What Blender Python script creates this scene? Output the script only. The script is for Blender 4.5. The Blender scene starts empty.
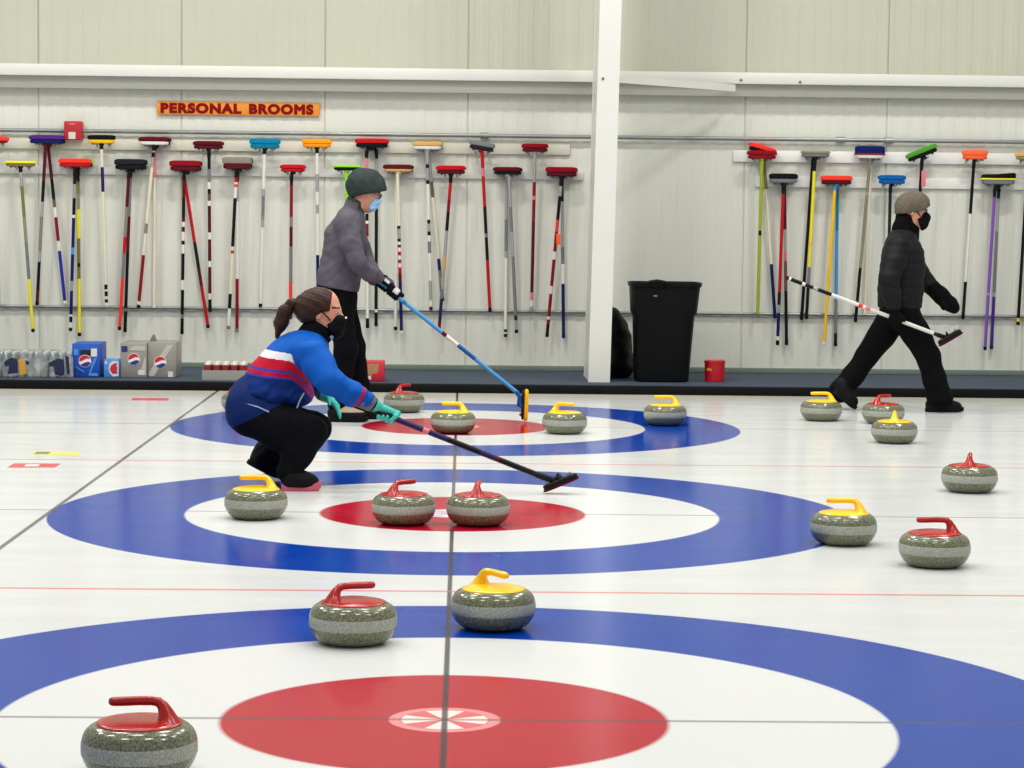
import bpy, bmesh, math, random
import numpy as np
from mathutils import Vector, Matrix
random.seed(7)
SC = bpy.context.scene
COL = SC.collection
PI = math.pi
# ------------------------------------------------------------------ camera solve (1024x768)
F_PX = 2316.277
CAM = np.array([0.040273, -6.224797, 1.376986])
YAW, PITCH, ROLL = 0.02136335, 0.07356574, 0.01114943
_f = np.array([math.sin(YAW)*math.cos(PITCH), math.cos(YAW)*math.cos(PITCH), -math.sin(PITCH)])
_r0 = np.array([math.cos(YAW), -math.sin(YAW), 0.0]); _u0 = np.cross(_r0, _f)
_r = math.cos(ROLL)*_r0 + math.sin(ROLL)*_u0
_u = -math.sin(ROLL)*_r0 + math.cos(ROLL)*_u0
def at(x, y, Y):
    """world point of photo pixel (x, y) at world depth Y"""
    d = _f + _r*(x-512)/F_PX - _u*(y-384)/F_PX
    return CAM + d*((Y-CAM[1])/d[1])
def onz(x, y, z=0.0):
    d = _f + _r*(x-512)/F_PX - _u*(y-384)/F_PX
    return CAM + d*((z-CAM[2])/d[2])
cam_d = bpy.data.cameras.new('camera'); cam = bpy.data.objects.new('camera', cam_d); COL.objects.link(cam)
cam_d.sensor_width = 36.0; cam_d.lens = F_PX/1024*36.0; cam_d.clip_end = 200
M = Matrix(((_r[0], _u[0], -_f[0], CAM[0]), (_r[1], _u[1], -_f[1], CAM[1]), (_r[2], _u[2], -_f[2], CAM[2]), (0, 0, 0, 1)))
cam.matrix_world = M
SC.camera = cam
SC.view_settings.view_transform = 'Standard'
SC.view_settings.look = 'None'
SC.view_settings.gamma = 1.0
SC.view_settings.use_curve_mapping = False
SC.view_settings.exposure = 0.07
# ------------------------------------------------------------------ materials
def lin(c):
    o = []
    for v in c[:3]:
        v = v/255.0
        o.append(v/12.92 if v <= 0.04045 else ((v+0.055)/1.055)**2.4)
    return (o[0], o[1], o[2], 1.0)
MATS = {}
def mat(name, c, rough=0.5, metal=0.0, spec=0.5, vary=0.08, scale=40.0, bump=0.0, bscale=200.0, coat=0.0):
    if name in MATS: return MATS[name]
    m = bpy.data.materials.new(name); m.use_nodes = True
    nt = m.node_tree; b = nt.nodes['Principled BSDF']
    b.inputs['Roughness'].default_value = rough; b.inputs['Metallic'].default_value = metal
    b.inputs['Specular IOR Level'].default_value = spec
    b.inputs['Coat Weight'].default_value = coat
    L = lin(c)
    tc = nt.nodes.new('ShaderNodeTexCoord')
    nz = nt.nodes.new('ShaderNodeTexNoise'); nz.inputs['Scale'].default_value = scale; nz.inputs['Detail'].default_value = 3
    nt.links.new(tc.outputs['Object'], nz.inputs['Vector'])
    mx = nt.nodes.new('ShaderNodeMix'); mx.data_type = 'RGBA'
    mx.inputs[6].default_value = tuple(v*(1-vary) for v in L[:3])+(1,)
    mx.inputs[7].default_value = tuple(min(1, v*(1+vary)) for v in L[:3])+(1,)
    nt.links.new(nz.outputs['Fac'], mx.inputs[0]); nt.links.new(mx.outputs[2], b.inputs['Base Color'])
    if bump > 0:
        n2 = nt.nodes.new('ShaderNodeTexNoise'); n2.inputs['Scale'].default_value = bscale; n2.inputs['Detail'].default_value = 2
        nt.links.new(tc.outputs['Object'], n2.inputs['Vector'])
        bp = nt.nodes.new('ShaderNodeBump'); bp.inputs['Strength'].default_value = bump; bp.inputs['Distance'].default_value = 0.004
        nt.links.new(n2.outputs['Fac'], bp.inputs['Height']); nt.links.new(bp.outputs['Normal'], b.inputs['Normal'])
    MATS[name] = m
    return m
PAL = dict(black=(11,11,13), dark=(30,30,34), grey=(120,120,122), silver=(165,166,165), white=(225,222,212), cream=(222,215,190),
    red=(186,14,26), coral=(240,56,44), maroon=(86,8,24), darkred=(134,8,26), brown=(108,84,70), navy=(14,24,84), blue=(8,90,158),
    sky=(70,150,205), teal=(0,120,155), purple=(128,80,175), violet=(70,40,130), yellow=(235,222,40), gold=(245,190,30), orange=(245,150,25),
    olive=(120,115,60), lime=(140,215,40), moss=(160,170,35), green=(72,150,38), plum=(74,38,120), khaki=(140,140,110), ornge=(250,105,60), pink=(225,120,130),
    tan=(205,160,90), ink=(40,30,80), royal=(35,45,150), taupe=(135,125,112))
def pm(n):
    if n in ('silver',): return mat('paint_'+n, PAL[n], 0.35, 0.3)
    return mat('paint_'+n, PAL[n], 0.42, spec=0.2)
def fm(n): return mat('fabric_'+n, PAL[n], 0.75, bump=0.25, bscale=400, spec=0.12)
# ------------------------------------------------------------------ object helpers
def tag(o, label=None, cat=None, group=None, kind=None):
    if label: o['label'] = label
    if cat: o['category'] = cat
    if group: o['group'] = group
    if kind: o['kind'] = kind
    return o
def thing(name, loc, label, cat, group=None):
    o = bpy.data.objects.new(name, None); o.empty_display_size = 0.05; COL.objects.link(o)
    o.location = Vector(loc); return tag(o, label, cat, group)
def loc_of(parent):
    v = Vector((0, 0, 0))
    while parent is not None:
        v = v + parent.location; parent = parent.parent
    return v
def link(name, me, parent=None, world=True):
    """link a mesh; if world, its vertices are world coordinates and are moved into the parent's space"""
    o = bpy.data.objects.new(name, me); COL.objects.link(o)
    if parent is not None:
        if world: me.transform(Matrix.Translation(-loc_of(parent)))
        o.parent = parent
    return o
def bmobj(name, bm, mats, parent=None, world=True, smooth=True, angle=40, base=None):
    me = bpy.data.meshes.new(name)
    bmesh.ops.recalc_face_normals(bm, faces=bm.faces[:])
    bm.to_mesh(me); bm.free()
    for m in (mats if isinstance(mats, (list, tuple)) else [mats]): me.materials.append(m)
    if smooth:
        for p in me.polygons: p.use_smooth = True
        me.set_sharp_from_angle(angle=math.radians(angle))
    o = link(name, me, parent, world)
    if parent is None and base is not None:
        me.transform(Matrix.Translation(-Vector(base))); o.location = Vector(base)
    return o
def frame(z, x=None):
    z = Vector(z).normalized()
    if x is None: x = Vector((1, 0, 0)) if abs(z.x) < 0.9 else Vector((0, 1, 0))
    x = Vector(x); x = (x - z*x.dot(z)).normalized(); y = z.cross(x)
    return x, y, z
def add_box(bm, c, s, bev=0.0, seg=2, mi=0, rot=None):
    r = bmesh.ops.create_cube(bm, size=1.0)
    vs = r['verts']
    mtx = Matrix.Translation(Vector(c)) @ (rot.to_4x4() if rot is not None else Matrix.Identity(4)) @ Matrix.Diagonal((s[0], s[1], s[2], 1))
    bmesh.ops.transform(bm, matrix=mtx, verts=vs)
    fs = set(f for v in vs for f in v.link_faces)
    if bev > 0:
        es = list(set(e for f in fs for e in f.edges))
        rb = bmesh.ops.bevel(bm, geom=es, offset=bev, segments=seg, affect='EDGES', profile=0.5)
        fs = set(rb['faces']) | set(f for f in fs if f.is_valid)
    for f in fs: f.material_index = mi
def loft(bm, rings, mi=0, cap=True, mis=None):
    """rings: list of equal-length point lists, closed loops"""
    R = [[bm.verts.new(Vector(p)) for p in ring] for ring in rings]
    n = len(R[0])
    for i in range(len(R)-1):
        for j in range(n):
            f = bm.faces.new((R[i][j], R[i][(j+1) % n], R[i+1][(j+1) % n], R[i+1][j]))
            f.material_index = mis[i] if mis else mi
    if cap:
        f = bm.faces.new(R[0][::-1]); f.material_index = mis[0] if mis else mi
        f = bm.faces.new(R[-1]); f.material_index = mis[-1] if mis else mi
def circle(c, x, y, r, n=16, r2=None):
    c = Vector(c); r2 = r if r2 is None else r2
    return [c + x*(r*math.cos(2*PI*i/n)) + y*(r2*math.sin(2*PI*i/n)) for i in range(n)]
def tube(bm, pts, rad, n=12, mi=0, mis=None, cap=True):
    pts = [Vector(p) for p in pts]
    rad = [rad]*len(pts) if isinstance(rad, (int, float)) else rad
    rings = []; x = None
    for i, p in enumerate(pts):
        d = (pts[min(i+1, len(pts)-1)] - pts[max(i-1, 0)])
        x, y, z = frame(d, x)
        rings.append(circle(p, x, y, rad[i], n))
    loft(bm, rings, mi, cap, mis)
def lathe(bm, c, prof, n=40, mis=None, ax=(0, 0, 1), cap=True):
    x, y, z = frame(ax)
    loft(bm, [circle(Vector(c)+z*h, x, y, r, n) for r, h in prof], 0, cap, mis)
def slab(bm, c, l, d, n, w, dep, t, r, ex=4.0, mi=0, N=28, lx=1.0):
    """rounded-end slab: long axis l, depth axis d, thickness along n from c"""
    c = Vector(c); l = Vector(l); d = Vector(d); n = Vector(n)
    rings = []
    for h, ins in ((0, r*0.5), (r*0.35, 0), (t-r, 0), (t-0.45*r, 0.22*r), (t-0.1*r, 0.65*r), (t, 1.3*r)):
        ring = []
        for i in range(N):
            a = 2*PI*i/N; ca, sa = math.cos(a), math.sin(a)
            k = (abs(ca)**ex + abs(sa)**ex)**(-1.0/ex)
            ring.append(c + l*((w/2-ins*lx)*ca*k) + d*((dep/2-ins)*sa*k) + n*h)
        rings.append(ring)
    loft(bm, rings, mi)
def copy_tree(o, parent=None):
    c = o.copy(); COL.objects.link(c); c.parent = parent
    for ch in list(o.children): copy_tree(ch, c)
    return c
# ------------------------------------------------------------------ smooth-blended surfaces (surface nets over a distance field)
def V3(p): return np.array(p, float)
def cap(a, b, ra, rb=None, k=0.02, wide=None, t=None):
    return dict(k=k, kind='cap', a=V3(a), b=V3(b), ra=ra, rb=ra if rb is None else rb, wide=wide, tag=t)
def ell(c, r, rot=0.0, k=0.02, t=None, yaw=0.0):
    """ellipsoid radii (x, y, z), pitched by rot about the Y axis (positive tips the top towards +X)"""
    return dict(k=k, kind='ell', c=V3(c), r=V3(r), rot=rot, tag=t, yaw=yaw)
def chain(pts, rads, k=0.02, wide=None, t=None):
    return [cap(pts[i], pts[i+1], rads[i], rads[i+1], k, wide, t) for i in range(len(pts)-1)]
def sub(p): q = dict(p); q['op'] = 'sub'; return q
def pbounds(p):
    if p['kind'] == 'cap':
        R = max(p['ra'], p['rb'])*(max(1.0, p['wide'][1]) if p['wide'] else 1.0)
        return np.minimum(p['a'], p['b'])-R, np.maximum(p['a'], p['b'])+R
    R = p['r'].max(); return p['c']-R, p['c']+R
def pdist(p, X, Y, Z):
    if p['kind'] == 'cap':
        a, b = p['a'], p['b']
        qx, qy, qz = X-a[0], Y-a[1], Z-a[2]; e = b-a
        s = 1.0
        if p['wide'] is not None:
            n, s = p['wide']; n = V3(n); n = n/np.linalg.norm(n)
            w = (qx*n[0]+qy*n[1]+qz*n[2])*(1.0/s-1.0)
            qx, qy, qz = qx+w*n[0], qy+w*n[1], qz+w*n[2]
            e = e + n*(e@n)*(1.0/s-1.0)
        t = np.clip((qx*e[0]+qy*e[1]+qz*e[2])/max(e@e, 1e-12), 0, 1)
        d = np.sqrt((qx-t*e[0])**2+(qy-t*e[1])**2+(qz-t*e[2])**2) - (p['ra']+(p['rb']-p['ra'])*t)
        return d
    c, r = p['c'], p['r']
    qx, qy, qz = X-c[0], Y-c[1], Z-c[2]
    if p['yaw']:
        cy, sy = math.cos(p['yaw']), math.sin(p['yaw']); qx, qy = qx*cy+qy*sy, -qx*sy+qy*cy
    cs, sn = math.cos(p['rot']), math.sin(p['rot'])
    x2, z2 = qx*cs-qz*sn, qx*sn+qz*cs
    k0 = np.sqrt((x2/r[0])**2+(qy/r[1])**2+(z2/r[2])**2)
    k1 = np.sqrt((x2/r[0]**2)**2+(qy/r[1]**2)**2+(z2/r[2]**2)**2)
    return k0*(k0-1.0)/np.maximum(k1, 1e-9)
def sdf_mesh(name, prims, h, mats, parent, cuts=(), pick=None, noise=None, grow=0.0):
    adds = [p for p in prims if p.get('op') != 'sub']
    lo = np.min([pbounds(p)[0] for p in adds], axis=0)-3*h-0.012-grow
    hi = np.max([pbounds(p)[1] for p in adds], axis=0)+3*h+0.012+grow
    N = np.ceil((hi-lo)/h).astype(int)+1
    ax = [lo[i]+h*np.arange(N[i]) for i in range(3)]
    V = np.full(N, 0.5)
    for p in prims:
        k = p['k']; b0, b1 = pbounds(p); m = k+3*h+0.012+grow
        i0 = np.clip(np.floor((b0-m-lo)/h).astype(int), 0, N-1); i1 = np.clip(np.ceil((b1+m-lo)/h).astype(int)+1, 1, N)
        if np.any(i1 <= i0): continue
        sl = tuple(slice(i0[j], i1[j]) for j in range(3))
        X, Y, Z = np.meshgrid(*[ax[j][i0[j]:i1[j]] for j in range(3)], indexing='ij', sparse=True)
        d = pdist(p, X, Y, Z)
        A = V[sl]
        if p.get('op') == 'sub':
            d = -d; hh = np.maximum(k-np.abs(A-d), 0)/k; V[sl] = np.maximum(A, d)+hh*hh*k*0.25
        else:
            hh = np.maximum(k-np.abs(A-d), 0)/k; V[sl] = np.minimum(A, d)-hh*hh*k*0.25
    if grow: V -= grow
    X, Y, Z = np.meshgrid(*ax, indexing='ij', sparse=True)
    if noise is not None: V = np.where(np.abs(V) < 0.03, V+noise(X, Y, Z), V)
    for o, n in cuts:
        o = V3(o); n = V3(n); n = n/np.linalg.norm(n)
        V = np.maximum(V, (X-o[0])*n[0]+(Y-o[1])*n[1]+(Z-o[2])*n[2])
    S = V < 0
    C = [c for c in np.ndindex(2, 2, 2)]
    n0, n1, n2 = N-1
    cnt = sum(S[c[0]:c[0]+n0, c[1]:c[1]+n1, c[2]:c[2]+n2].astype(np.int8) for c in C)
    act = np.argwhere((cnt > 0) & (cnt < 8))
    idx = np.full((n0, n1, n2), -1, int); idx[tuple(act.T)] = np.arange(len(act))
    acc = np.zeros((len(act), 3)); num = np.zeros(len(act))
    for c in C:
        for a in range(3):
            if c[a] == 1: continue
            c2 = list(c); c2[a] = 1
            va = V[tuple((act+np.array(c)).T)]; vb = V[tuple((act+np.array(c2)).T)]
            cr = (va < 0) != (vb < 0)
            t = np.where(cr, va/np.where(cr, va-vb, 1), 0)
            P = np.tile(np.array(c, float), (len(act), 1)); P[:, a] = t
            acc += P*cr[:, None]; num += cr
    verts = lo+h*(act+acc/num[:, None])
    quads = []
    for a in range(3):
        b, c = (a+1) % 3, (a+2) % 3
        sl0 = [slice(None)]*3; sl1 = [slice(None)]*3
        sl0[a] = slice(0, N[a]-1); sl1[a] = slice(1, N[a])
        s0, s1 = S[tuple(sl0)], S[tuple(sl1)]
        e = np.argwhere(s0 != s1)
        e = e[(e[:, b] > 0) & (e[:, c] > 0) & (e[:, b] < N[b]-1) & (e[:, c] < N[c]-1)]
        if not len(e): continue
        fl = s0[tuple(e.T)]
        def cell(db, dc):
            q = e.copy(); q[:, b] -= db; q[:, c] -= dc; return idx[tuple(q.T)]
        Q = np.stack([cell(1, 1), cell(0, 1), cell(0, 0), cell(1, 0)], 1)
        Q[~fl] = Q[~fl][:, ::-1]
        quads.append(Q)
    Q = np.concatenate(quads)
    me = bpy.data.meshes.new(name)
    me.from_pydata(verts.tolist(), [], Q.tolist())
    for m in (mats if isinstance(mats, (list, tuple)) else [mats]): me.materials.append(m)
    me.polygons.foreach_set('use_smooth', np.ones(len(Q), bool))
    if pick is not None:
        ctr = verts[Q].mean(1)
        mi = pick(ctr, adds).astype(np.int32)
        me.polygons.foreach_set('material_index', mi)
    me.update()
    return link(name, me, parent)
def nearest_tag(ctr, prims, tagname):
    """for each point: is the nearest primitive one tagged tagname?"""
    a = np.full(len(ctr), 9.0); b = np.full(len(ctr), 9.0)
    for p in prims:
        d = pdist(p, ctr[:, 0], ctr[:, 1], ctr[:, 2])
        if p['tag'] == tagname: a = np.minimum(a, d)
        else: b = np.minimum(b, d)
    return a < b
def folds(amp, f, ph=0.0, dx=1.0, dy=0.6, dz=1.0):
    def fn(X, Y, Z):
        s = np.sin(f*(dx*X+0.6*dz*Z)+ph+2.2*np.sin(0.45*f*(Z-0.6*X)+ph)+1.1*np.sin(0.6*f*Y*dy))
        s2 = np.sin(1.9*f*(dz*Z-0.4*dx*X)+1.3*ph+1.7*np.sin(0.8*f*X+2*Y*f*0.3))
        return amp*(0.6*s+0.4*s2)
    return fn
# ================================================================== THE ROOM
YW = 13.0            # back wall face
PZ = 0.07            # walkway height
PITCH_S = 4.3434     # sheet spacing
def N(nt, t, **kw):
    n = nt.nodes.new(t)
    for k, v in kw.items(): setattr(n, k, v)
    return n
def ice_material():
    m = bpy.data.materials.new('painted_ice'); m.use_nodes = True
    nt = m.node_tree; b = nt.nodes['Principled BSDF']; L = nt.links
    tc = N(nt, 'ShaderNodeTexCoord'); sp = N(nt, 'ShaderNodeSeparateXYZ'); L.new(tc.outputs['Object'], sp.inputs[0])
    def mth(op, a, c=None, d=None):
        n = N(nt, 'ShaderNodeMath', operation=op)
        for i, v in enumerate((a, c, d)):
            if v is None: continue
            if isinstance(v, (int, float)): n.inputs[i].default_value = v
            else: L.new(v, n.inputs[i])
        return n.outputs[0]
    X, Y = sp.outputs[0], sp.outputs[1]
    def step_lt(v, edge, soft):       # 1 where v < edge
        n = N(nt, 'ShaderNodeMapRange'); n.inputs[1].default_value = edge-soft; n.inputs[2].default_value = edge+soft
        n.inputs[3].default_value = 1; n.inputs[4].default_value = 0
        L.new(v, n.inputs[0]); return n.outputs[0]
    yy = mth('WRAP', Y, PITCH_S/2, -PITCH_S/2)
    r = mth('SQRT', mth('ADD', mth('MULTIPLY', X, X), mth('MULTIPLY', yy, yy)))
    r = mth('ADD', r, mth('MULTIPLY', mth('GREATER_THAN', Y, 10.8), 9.0))
    nz = N(nt, 'ShaderNodeTexNoise'); nz.inputs['Scale'].default_value = 3.0; nz.inputs['Detail'].default_value = 6; nz.inputs['Roughness'].default_value = 0.65
    mp = N(nt, 'ShaderNodeMapping'); mp.inputs['Scale'].default_value = (0.35, 1.6, 1); L.new(tc.outputs['Object'], mp.inputs[0]); L.new(mp.outputs[0], nz.inputs['Vector'])
    fine = N(nt, 'ShaderNodeTexNoise'); fine.inputs['Scale'].default_value = 160; fine.inputs['Detail'].default_value = 3; L.new(tc.outputs['Object'], fine.inputs['Vector'])
    def mix(fac, a, c):
        n = N(nt, 'ShaderNodeMix', data_type='RGBA')
        for i, v in ((0, fac), (6, a), (7, c)):
            if isinstance(v, (int, float)): n.inputs[i].default_value = v
            elif isinstance(v, tuple): n.inputs[i].default_value = v
            else: L.new(v, n.inputs[i])
        return n.outputs[2]
    col = mix(nz.outputs['Fac'], lin((196, 199, 198)), lin((216, 217, 214)))
    # dirtier strip of ice along the bumper
    dirt = N(nt, 'ShaderNodeMapRange'); dirt.inputs[1].default_value = 10.75; dirt.inputs[2].default_value = 11.25; L.new(Y, dirt.inputs[0])
    col = mix(mth('MULTIPLY', dirt.outputs[0], 0.8), col, lin((206, 200, 178)))
    blue = mix(mth('MULTIPLY', nz.outputs['Fac'], 0.7), lin((0, 48, 142)), lin((0, 72, 170)))
    red = mix(mth('ADD', mth('MULTIPLY', fine.outputs['Fac'], 0.7), mth('MULTIPLY', nz.outputs['Fac'], 0.25)), lin((152, 0, 26)), lin((194, 14, 52)))
    col = mix(step_lt(r, 1.829, 0.004), col, blue)
    col = mix(step_lt(r, 1.219, 0.006), col, lin((212, 213, 211)))
    col = mix(step_lt(r, 0.6096, 0.008), col, red)
    # button: pink ring, white four-armed wedge figure
    ang = mth('ARCTAN2', yy, X)
    wedge = mth('ABSOLUTE', mth('COSINE', mth('MULTIPLY', ang, 2.0)))
    col = mix(step_lt(r, 0.1524, 0.003), col, lin((226, 138, 140)))
    col = mix(mth('MULTIPLY', step_lt(r, 0.122, 0.003), 0.75), col, lin((205, 84, 92)))
    wf = mth('MULTIPLY', step_lt(r, 0.118, 0.003), mth('GREATER_THAN', wedge, 0.6))
    col = mix(mth('MULTIPLY', wf, 0.9), col, lin((240, 226, 218)))
    midb = mth('MULTIPLY', step_lt(r, 0.146, 0.004), mth('MULTIPLY', mth('GREATER_THAN', Y, 2.2), step_lt(Y, 6.5, 0.01)))
    col = mix(mth('MULTIPLY', midb, mth('ADD', mth('MULTIPLY', mth('GREATER_THAN', mth('SINE', mth('MULTIPLY', yy, 90.0)), 0.2), 0.4), 0.5)), col, lin((206, 206, 224)))
    # lines in the ice
    grey = lin((74, 64, 72))
    def line(col, coord, half, colr, soft=0.003, amt=0.85):
        return mix(mth('MULTIPLY', step_lt(mth('ABSOLUTE', coord), half, soft), amt), col, colr)
    col = line(col, yy, 0.012, grey, 0.006, 0.6)
    col = line(col, mth('ADD', X, 1.829), 0.0115, lin((58, 50, 60)), 0.004, 0.85)
    col = line(col, X, 0.0085, lin((44, 38, 48)), 0.003, 0.9)
    yd = mth('WRAP', mth('SUBTRACT', Y, 2.141), 4.3395/2, -4.3395/2)
    yd = mth('ADD', yd, mth('MULTIPLY', mth('GREATER_THAN', Y, 9.0), 9.0))
    col = line(col, yd, 0.016, lin((214, 92, 88)), 0.008, 0.75)
    L.new(col, b.inputs['Base Color'])
    rg = N(nt, 'ShaderNodeMapRange'); rg.inputs[3].default_value = 0.11; rg.inputs[4].default_value = 0.22; L.new(nz.outputs['Fac'], rg.inputs[0])
    L.new(rg.outputs[0], b.inputs['Roughness'])
    b.inputs['IOR'].default_value = 1.31; b.inputs['Specular IOR Level'].default_value = 0.17
    pb = N(nt, 'ShaderNodeTexNoise'); pb.inputs['Scale'].default_value = 90; L.new(tc.outputs['Object'], pb.inputs['Vector'])
    bp = N(nt, 'ShaderNodeBump'); bp.inputs['Strength'].default_value = 0.05; bp.inputs['Distance'].default_value = 0.002
    L.new(pb.outputs['Fac'], bp.inputs['Height']); L.new(bp.outputs['Normal'], b.inputs['Normal'])
    return m
bm = bmesh.new()
add_box(bm, (0, 2.5, -0.1), (26, 18.0, 0.2))
tag(bmobj('floor', bm, ice_material(), smooth=False), 'white curling ice with painted blue and red rings', kind='structure')
# rubber walkway along the wall and its black bumper
def speckle(name, c, c2, rough, scale):
    m = mat(name, c, rough, vary=0.2, scale=scale, bump=0.2, bscale=90, spec=0.25); return m
bm = bmesh.new(); add_box(bm, (0, 12.44, PZ/2), (26, 1.88, PZ), 0.006, 2)
tag(bmobj('walkway', bm, speckle('rubber_matting', (60, 70, 84), None, 0.75, 14), smooth=False), 'grey rubber walkway under the broom wall', kind='structure')
bm = bmesh.new(); add_box(bm, (0, 11.475, 0.034), (26, 0.05, 0.068), 0.012, 3)
bumper_ob = tag(bmobj('trim_1', bm, mat('bumper_foam', (9, 10, 14), 0.7, vary=0.3, scale=12, spec=0.15)), 'black foam bumper edging the ice', kind='structure')
# wall: flat steel panels with shallow flutes and narrow joints
seams = [float(at(x, 200, YW)[0]) for x in (39, 181.5, 324.5, 467)]
step = (seams[3]-seams[0])/3
sr = [float(at(x, 150, YW)[0]) for x in (744.5, 886)]
XS = sorted([seams[0]-step*k for k in range(1, 7)] + seams + [sr[0]-step] + sr + [sr[1]+step*k for k in range(1, 7)])
prof = []
for a, c in zip(XS[:-1], XS[1:]):
    prof += [(a-0.004, 0.012), (a+0.004, 0.012), (a+0.007, 0.0)]
    nf = 9; w = (c-a-0.014)/nf
    for k in range(nf):
        x0 = a+0.007+k*w
        prof += [(x0+w*0.25, 0.0), (x0+w*0.38, 0.003), (x0+w*0.72, 0.003), (x0+w*0.85, 0.0)]
    prof += [(c-0.007, 0.0)]
bm = bmesh.new(); HW = 7.9
ZJ = float(at(512, 85, YW)[2])       # wall colour turns darker and more olive above this height, behind the girt
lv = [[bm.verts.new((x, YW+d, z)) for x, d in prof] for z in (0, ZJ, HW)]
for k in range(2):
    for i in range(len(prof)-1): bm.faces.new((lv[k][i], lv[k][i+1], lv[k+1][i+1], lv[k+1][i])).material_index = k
bl = [bm.verts.new((prof[0][0], YW+0.1, 0)), bm.verts.new((prof[-1][0], YW+0.1, 0)), bm.verts.new((prof[-1][0], YW+0.1, HW)), bm.verts.new((prof[0][0], YW+0.1, HW))]
bm.faces.new(bl)
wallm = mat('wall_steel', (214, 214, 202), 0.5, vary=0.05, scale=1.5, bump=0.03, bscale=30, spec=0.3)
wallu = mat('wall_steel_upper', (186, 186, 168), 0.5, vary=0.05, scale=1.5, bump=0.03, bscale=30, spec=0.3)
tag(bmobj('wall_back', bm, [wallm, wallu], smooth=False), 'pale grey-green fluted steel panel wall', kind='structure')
def wbox(name, px0, py0, px1, py1, Y, th, m, bev=0.004, long=None):
    """a box standing off the wall whose face spans two photo corners at depth Y, built axis-aligned"""
    a, c = at(px0, py0, Y), at(px1, py1, Y)
    bm = bmesh.new()
    add_box(bm, ((a[0]+c[0])/2, Y+th/2, (a[2]+c[2])/2), (abs(c[0]-a[0]), th, abs(c[2]-a[2])), bev, 2)
    return bmobj(name, bm, m, smooth=True)
def zat(x, y, Y): return float(at(x, y, Y)[2])
def bar(name, x0, x1, z0, z1, y0, y1, m, kind='structure', bev=0.004, label=None):
    bm = bmesh.new(); add_box(bm, ((x0+x1)/2, (y0+y1)/2, (z0+z1)/2), (x1-x0, y1-y0, z1-z0), bev, 2)
    return tag(bmobj(name, bm, m), label, kind=kind)
XL, XR = -9.0, 9.5
bar('baseboard_back', XL, XR, PZ, PZ+0.045, YW-0.018, YW+0.001, mat('base_trim', (108, 122, 112), 0.5), label='grey-green strip where the wall meets the walkway')
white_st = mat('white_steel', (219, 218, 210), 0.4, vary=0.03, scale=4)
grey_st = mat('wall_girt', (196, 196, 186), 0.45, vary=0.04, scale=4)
# horizontal wall girt: a white flange standing off, a recessed web below it
zt, zb, zl = zat(300, 67, 12.83), zat(300, 78.5, 12.83), zat(300, 91, 12.9)
bar('beam', XL, XR, zb, zt, 12.82, 12.995, white_st, label='long white steel beam across the wall')
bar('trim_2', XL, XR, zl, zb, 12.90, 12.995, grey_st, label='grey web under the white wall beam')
# steel column
cb, ct = at(599, 384.5, 11.78), at(611, 0, 11.78)
bm = bmesh.new()
slope = (ct[0]-cb[0])/(ct[2]-cb[2])
wcol = 21.7/F_PX*(11.78+6.22)
def colbox(dx0, dx1, y0, y1):
    za, zz = PZ, 7.85
    pts = []
    for z in (za, zz):
        x = cb[0]+slope*(z-cb[2])
        pts.append([(x+dx0, y0, z), (x+dx1, y0, z), (x+dx1, y1, z), (x+dx0, y1, z)])
    loft(bm, pts)
colbox(-wcol/2, wcol/2, 11.78, 11.80); colbox(-wcol/2, wcol/2, 12.46, 12.48)
colbox(-wcol/2+0.004, wcol/2-0.004, 11.80, 12.46)
tag(bmobj('column', bm, white_st, smooth=False), 'white steel column standing on the walkway', kind='structure')
a, c = at(617, 79, 12.0), at(735, 88, 12.81)
bm = bmesh.new(); d = Vector(c)-Vector(a)
ux, uy, uz = frame(d, (0, 0, 1))
loft(bm, [[Vector(p)+ux*sx*0.028+uy*sy*0.006 for sx, sy in ((-1, -1), (1, -1), (1, 1), (-1, 1))] for p in (a, c)])
tag(bmobj('brace', bm, white_st, smooth=False), 'flat white brace between the column and the wall beam', kind='structure')
bm = bmesh.new()
for px, py in ((741, 80), (800, 82)):
    p = at(px, py, 12.82); lathe(bm, (p[0], 12.821, p[2]), [(0.012, 0), (0.012, 0.008), (0.006, 0.012)], 8, ax=(0, -1, 0))
p = at(603, 78.5, 11.78); lathe(bm, (p[0], 11.781, p[2]), [(0.011, 0), (0.011, 0.008), (0.006, 0.012)], 8, ax=(0, -1, 0))
tag(bmobj('trim_3', bm, mat('bolt_steel', (120, 120, 112), 0.4, 0.6)), 'bolt heads on the beam and column', kind='structure')
# conduits
pipe_m = mat('conduit', (140, 144, 142), 0.35, 0.5)
def pipe(name, z, Y, rad, x0, x1, couplers=(), label=None):
    bm = bmesh.new(); tube(bm, [(x0, Y, z), (x1, Y, z)], rad, 10)
    for cx in couplers: tube(bm, [(cx-0.035, Y, z), (cx+0.035, Y, z)], rad*1.5, 10)
    return tag(bmobj(name, bm, pipe_m), label, kind='structure')
zc = zat(300, 133.5, 12.95); 
pipe('trim_4', zc, 12.955, 0.017, XL, XR, [float(at(x, 135, 12.95)[0]) for x in (484.5, 841, 889)], 'thin grey conduit running along the wall above the brooms')
zr = zat(450, 310.8, 12.97)
pipe('trim_5', zr, 12.975, 0.014, XL, XR, (), 'thin grey rail running along the wall low down')
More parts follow.
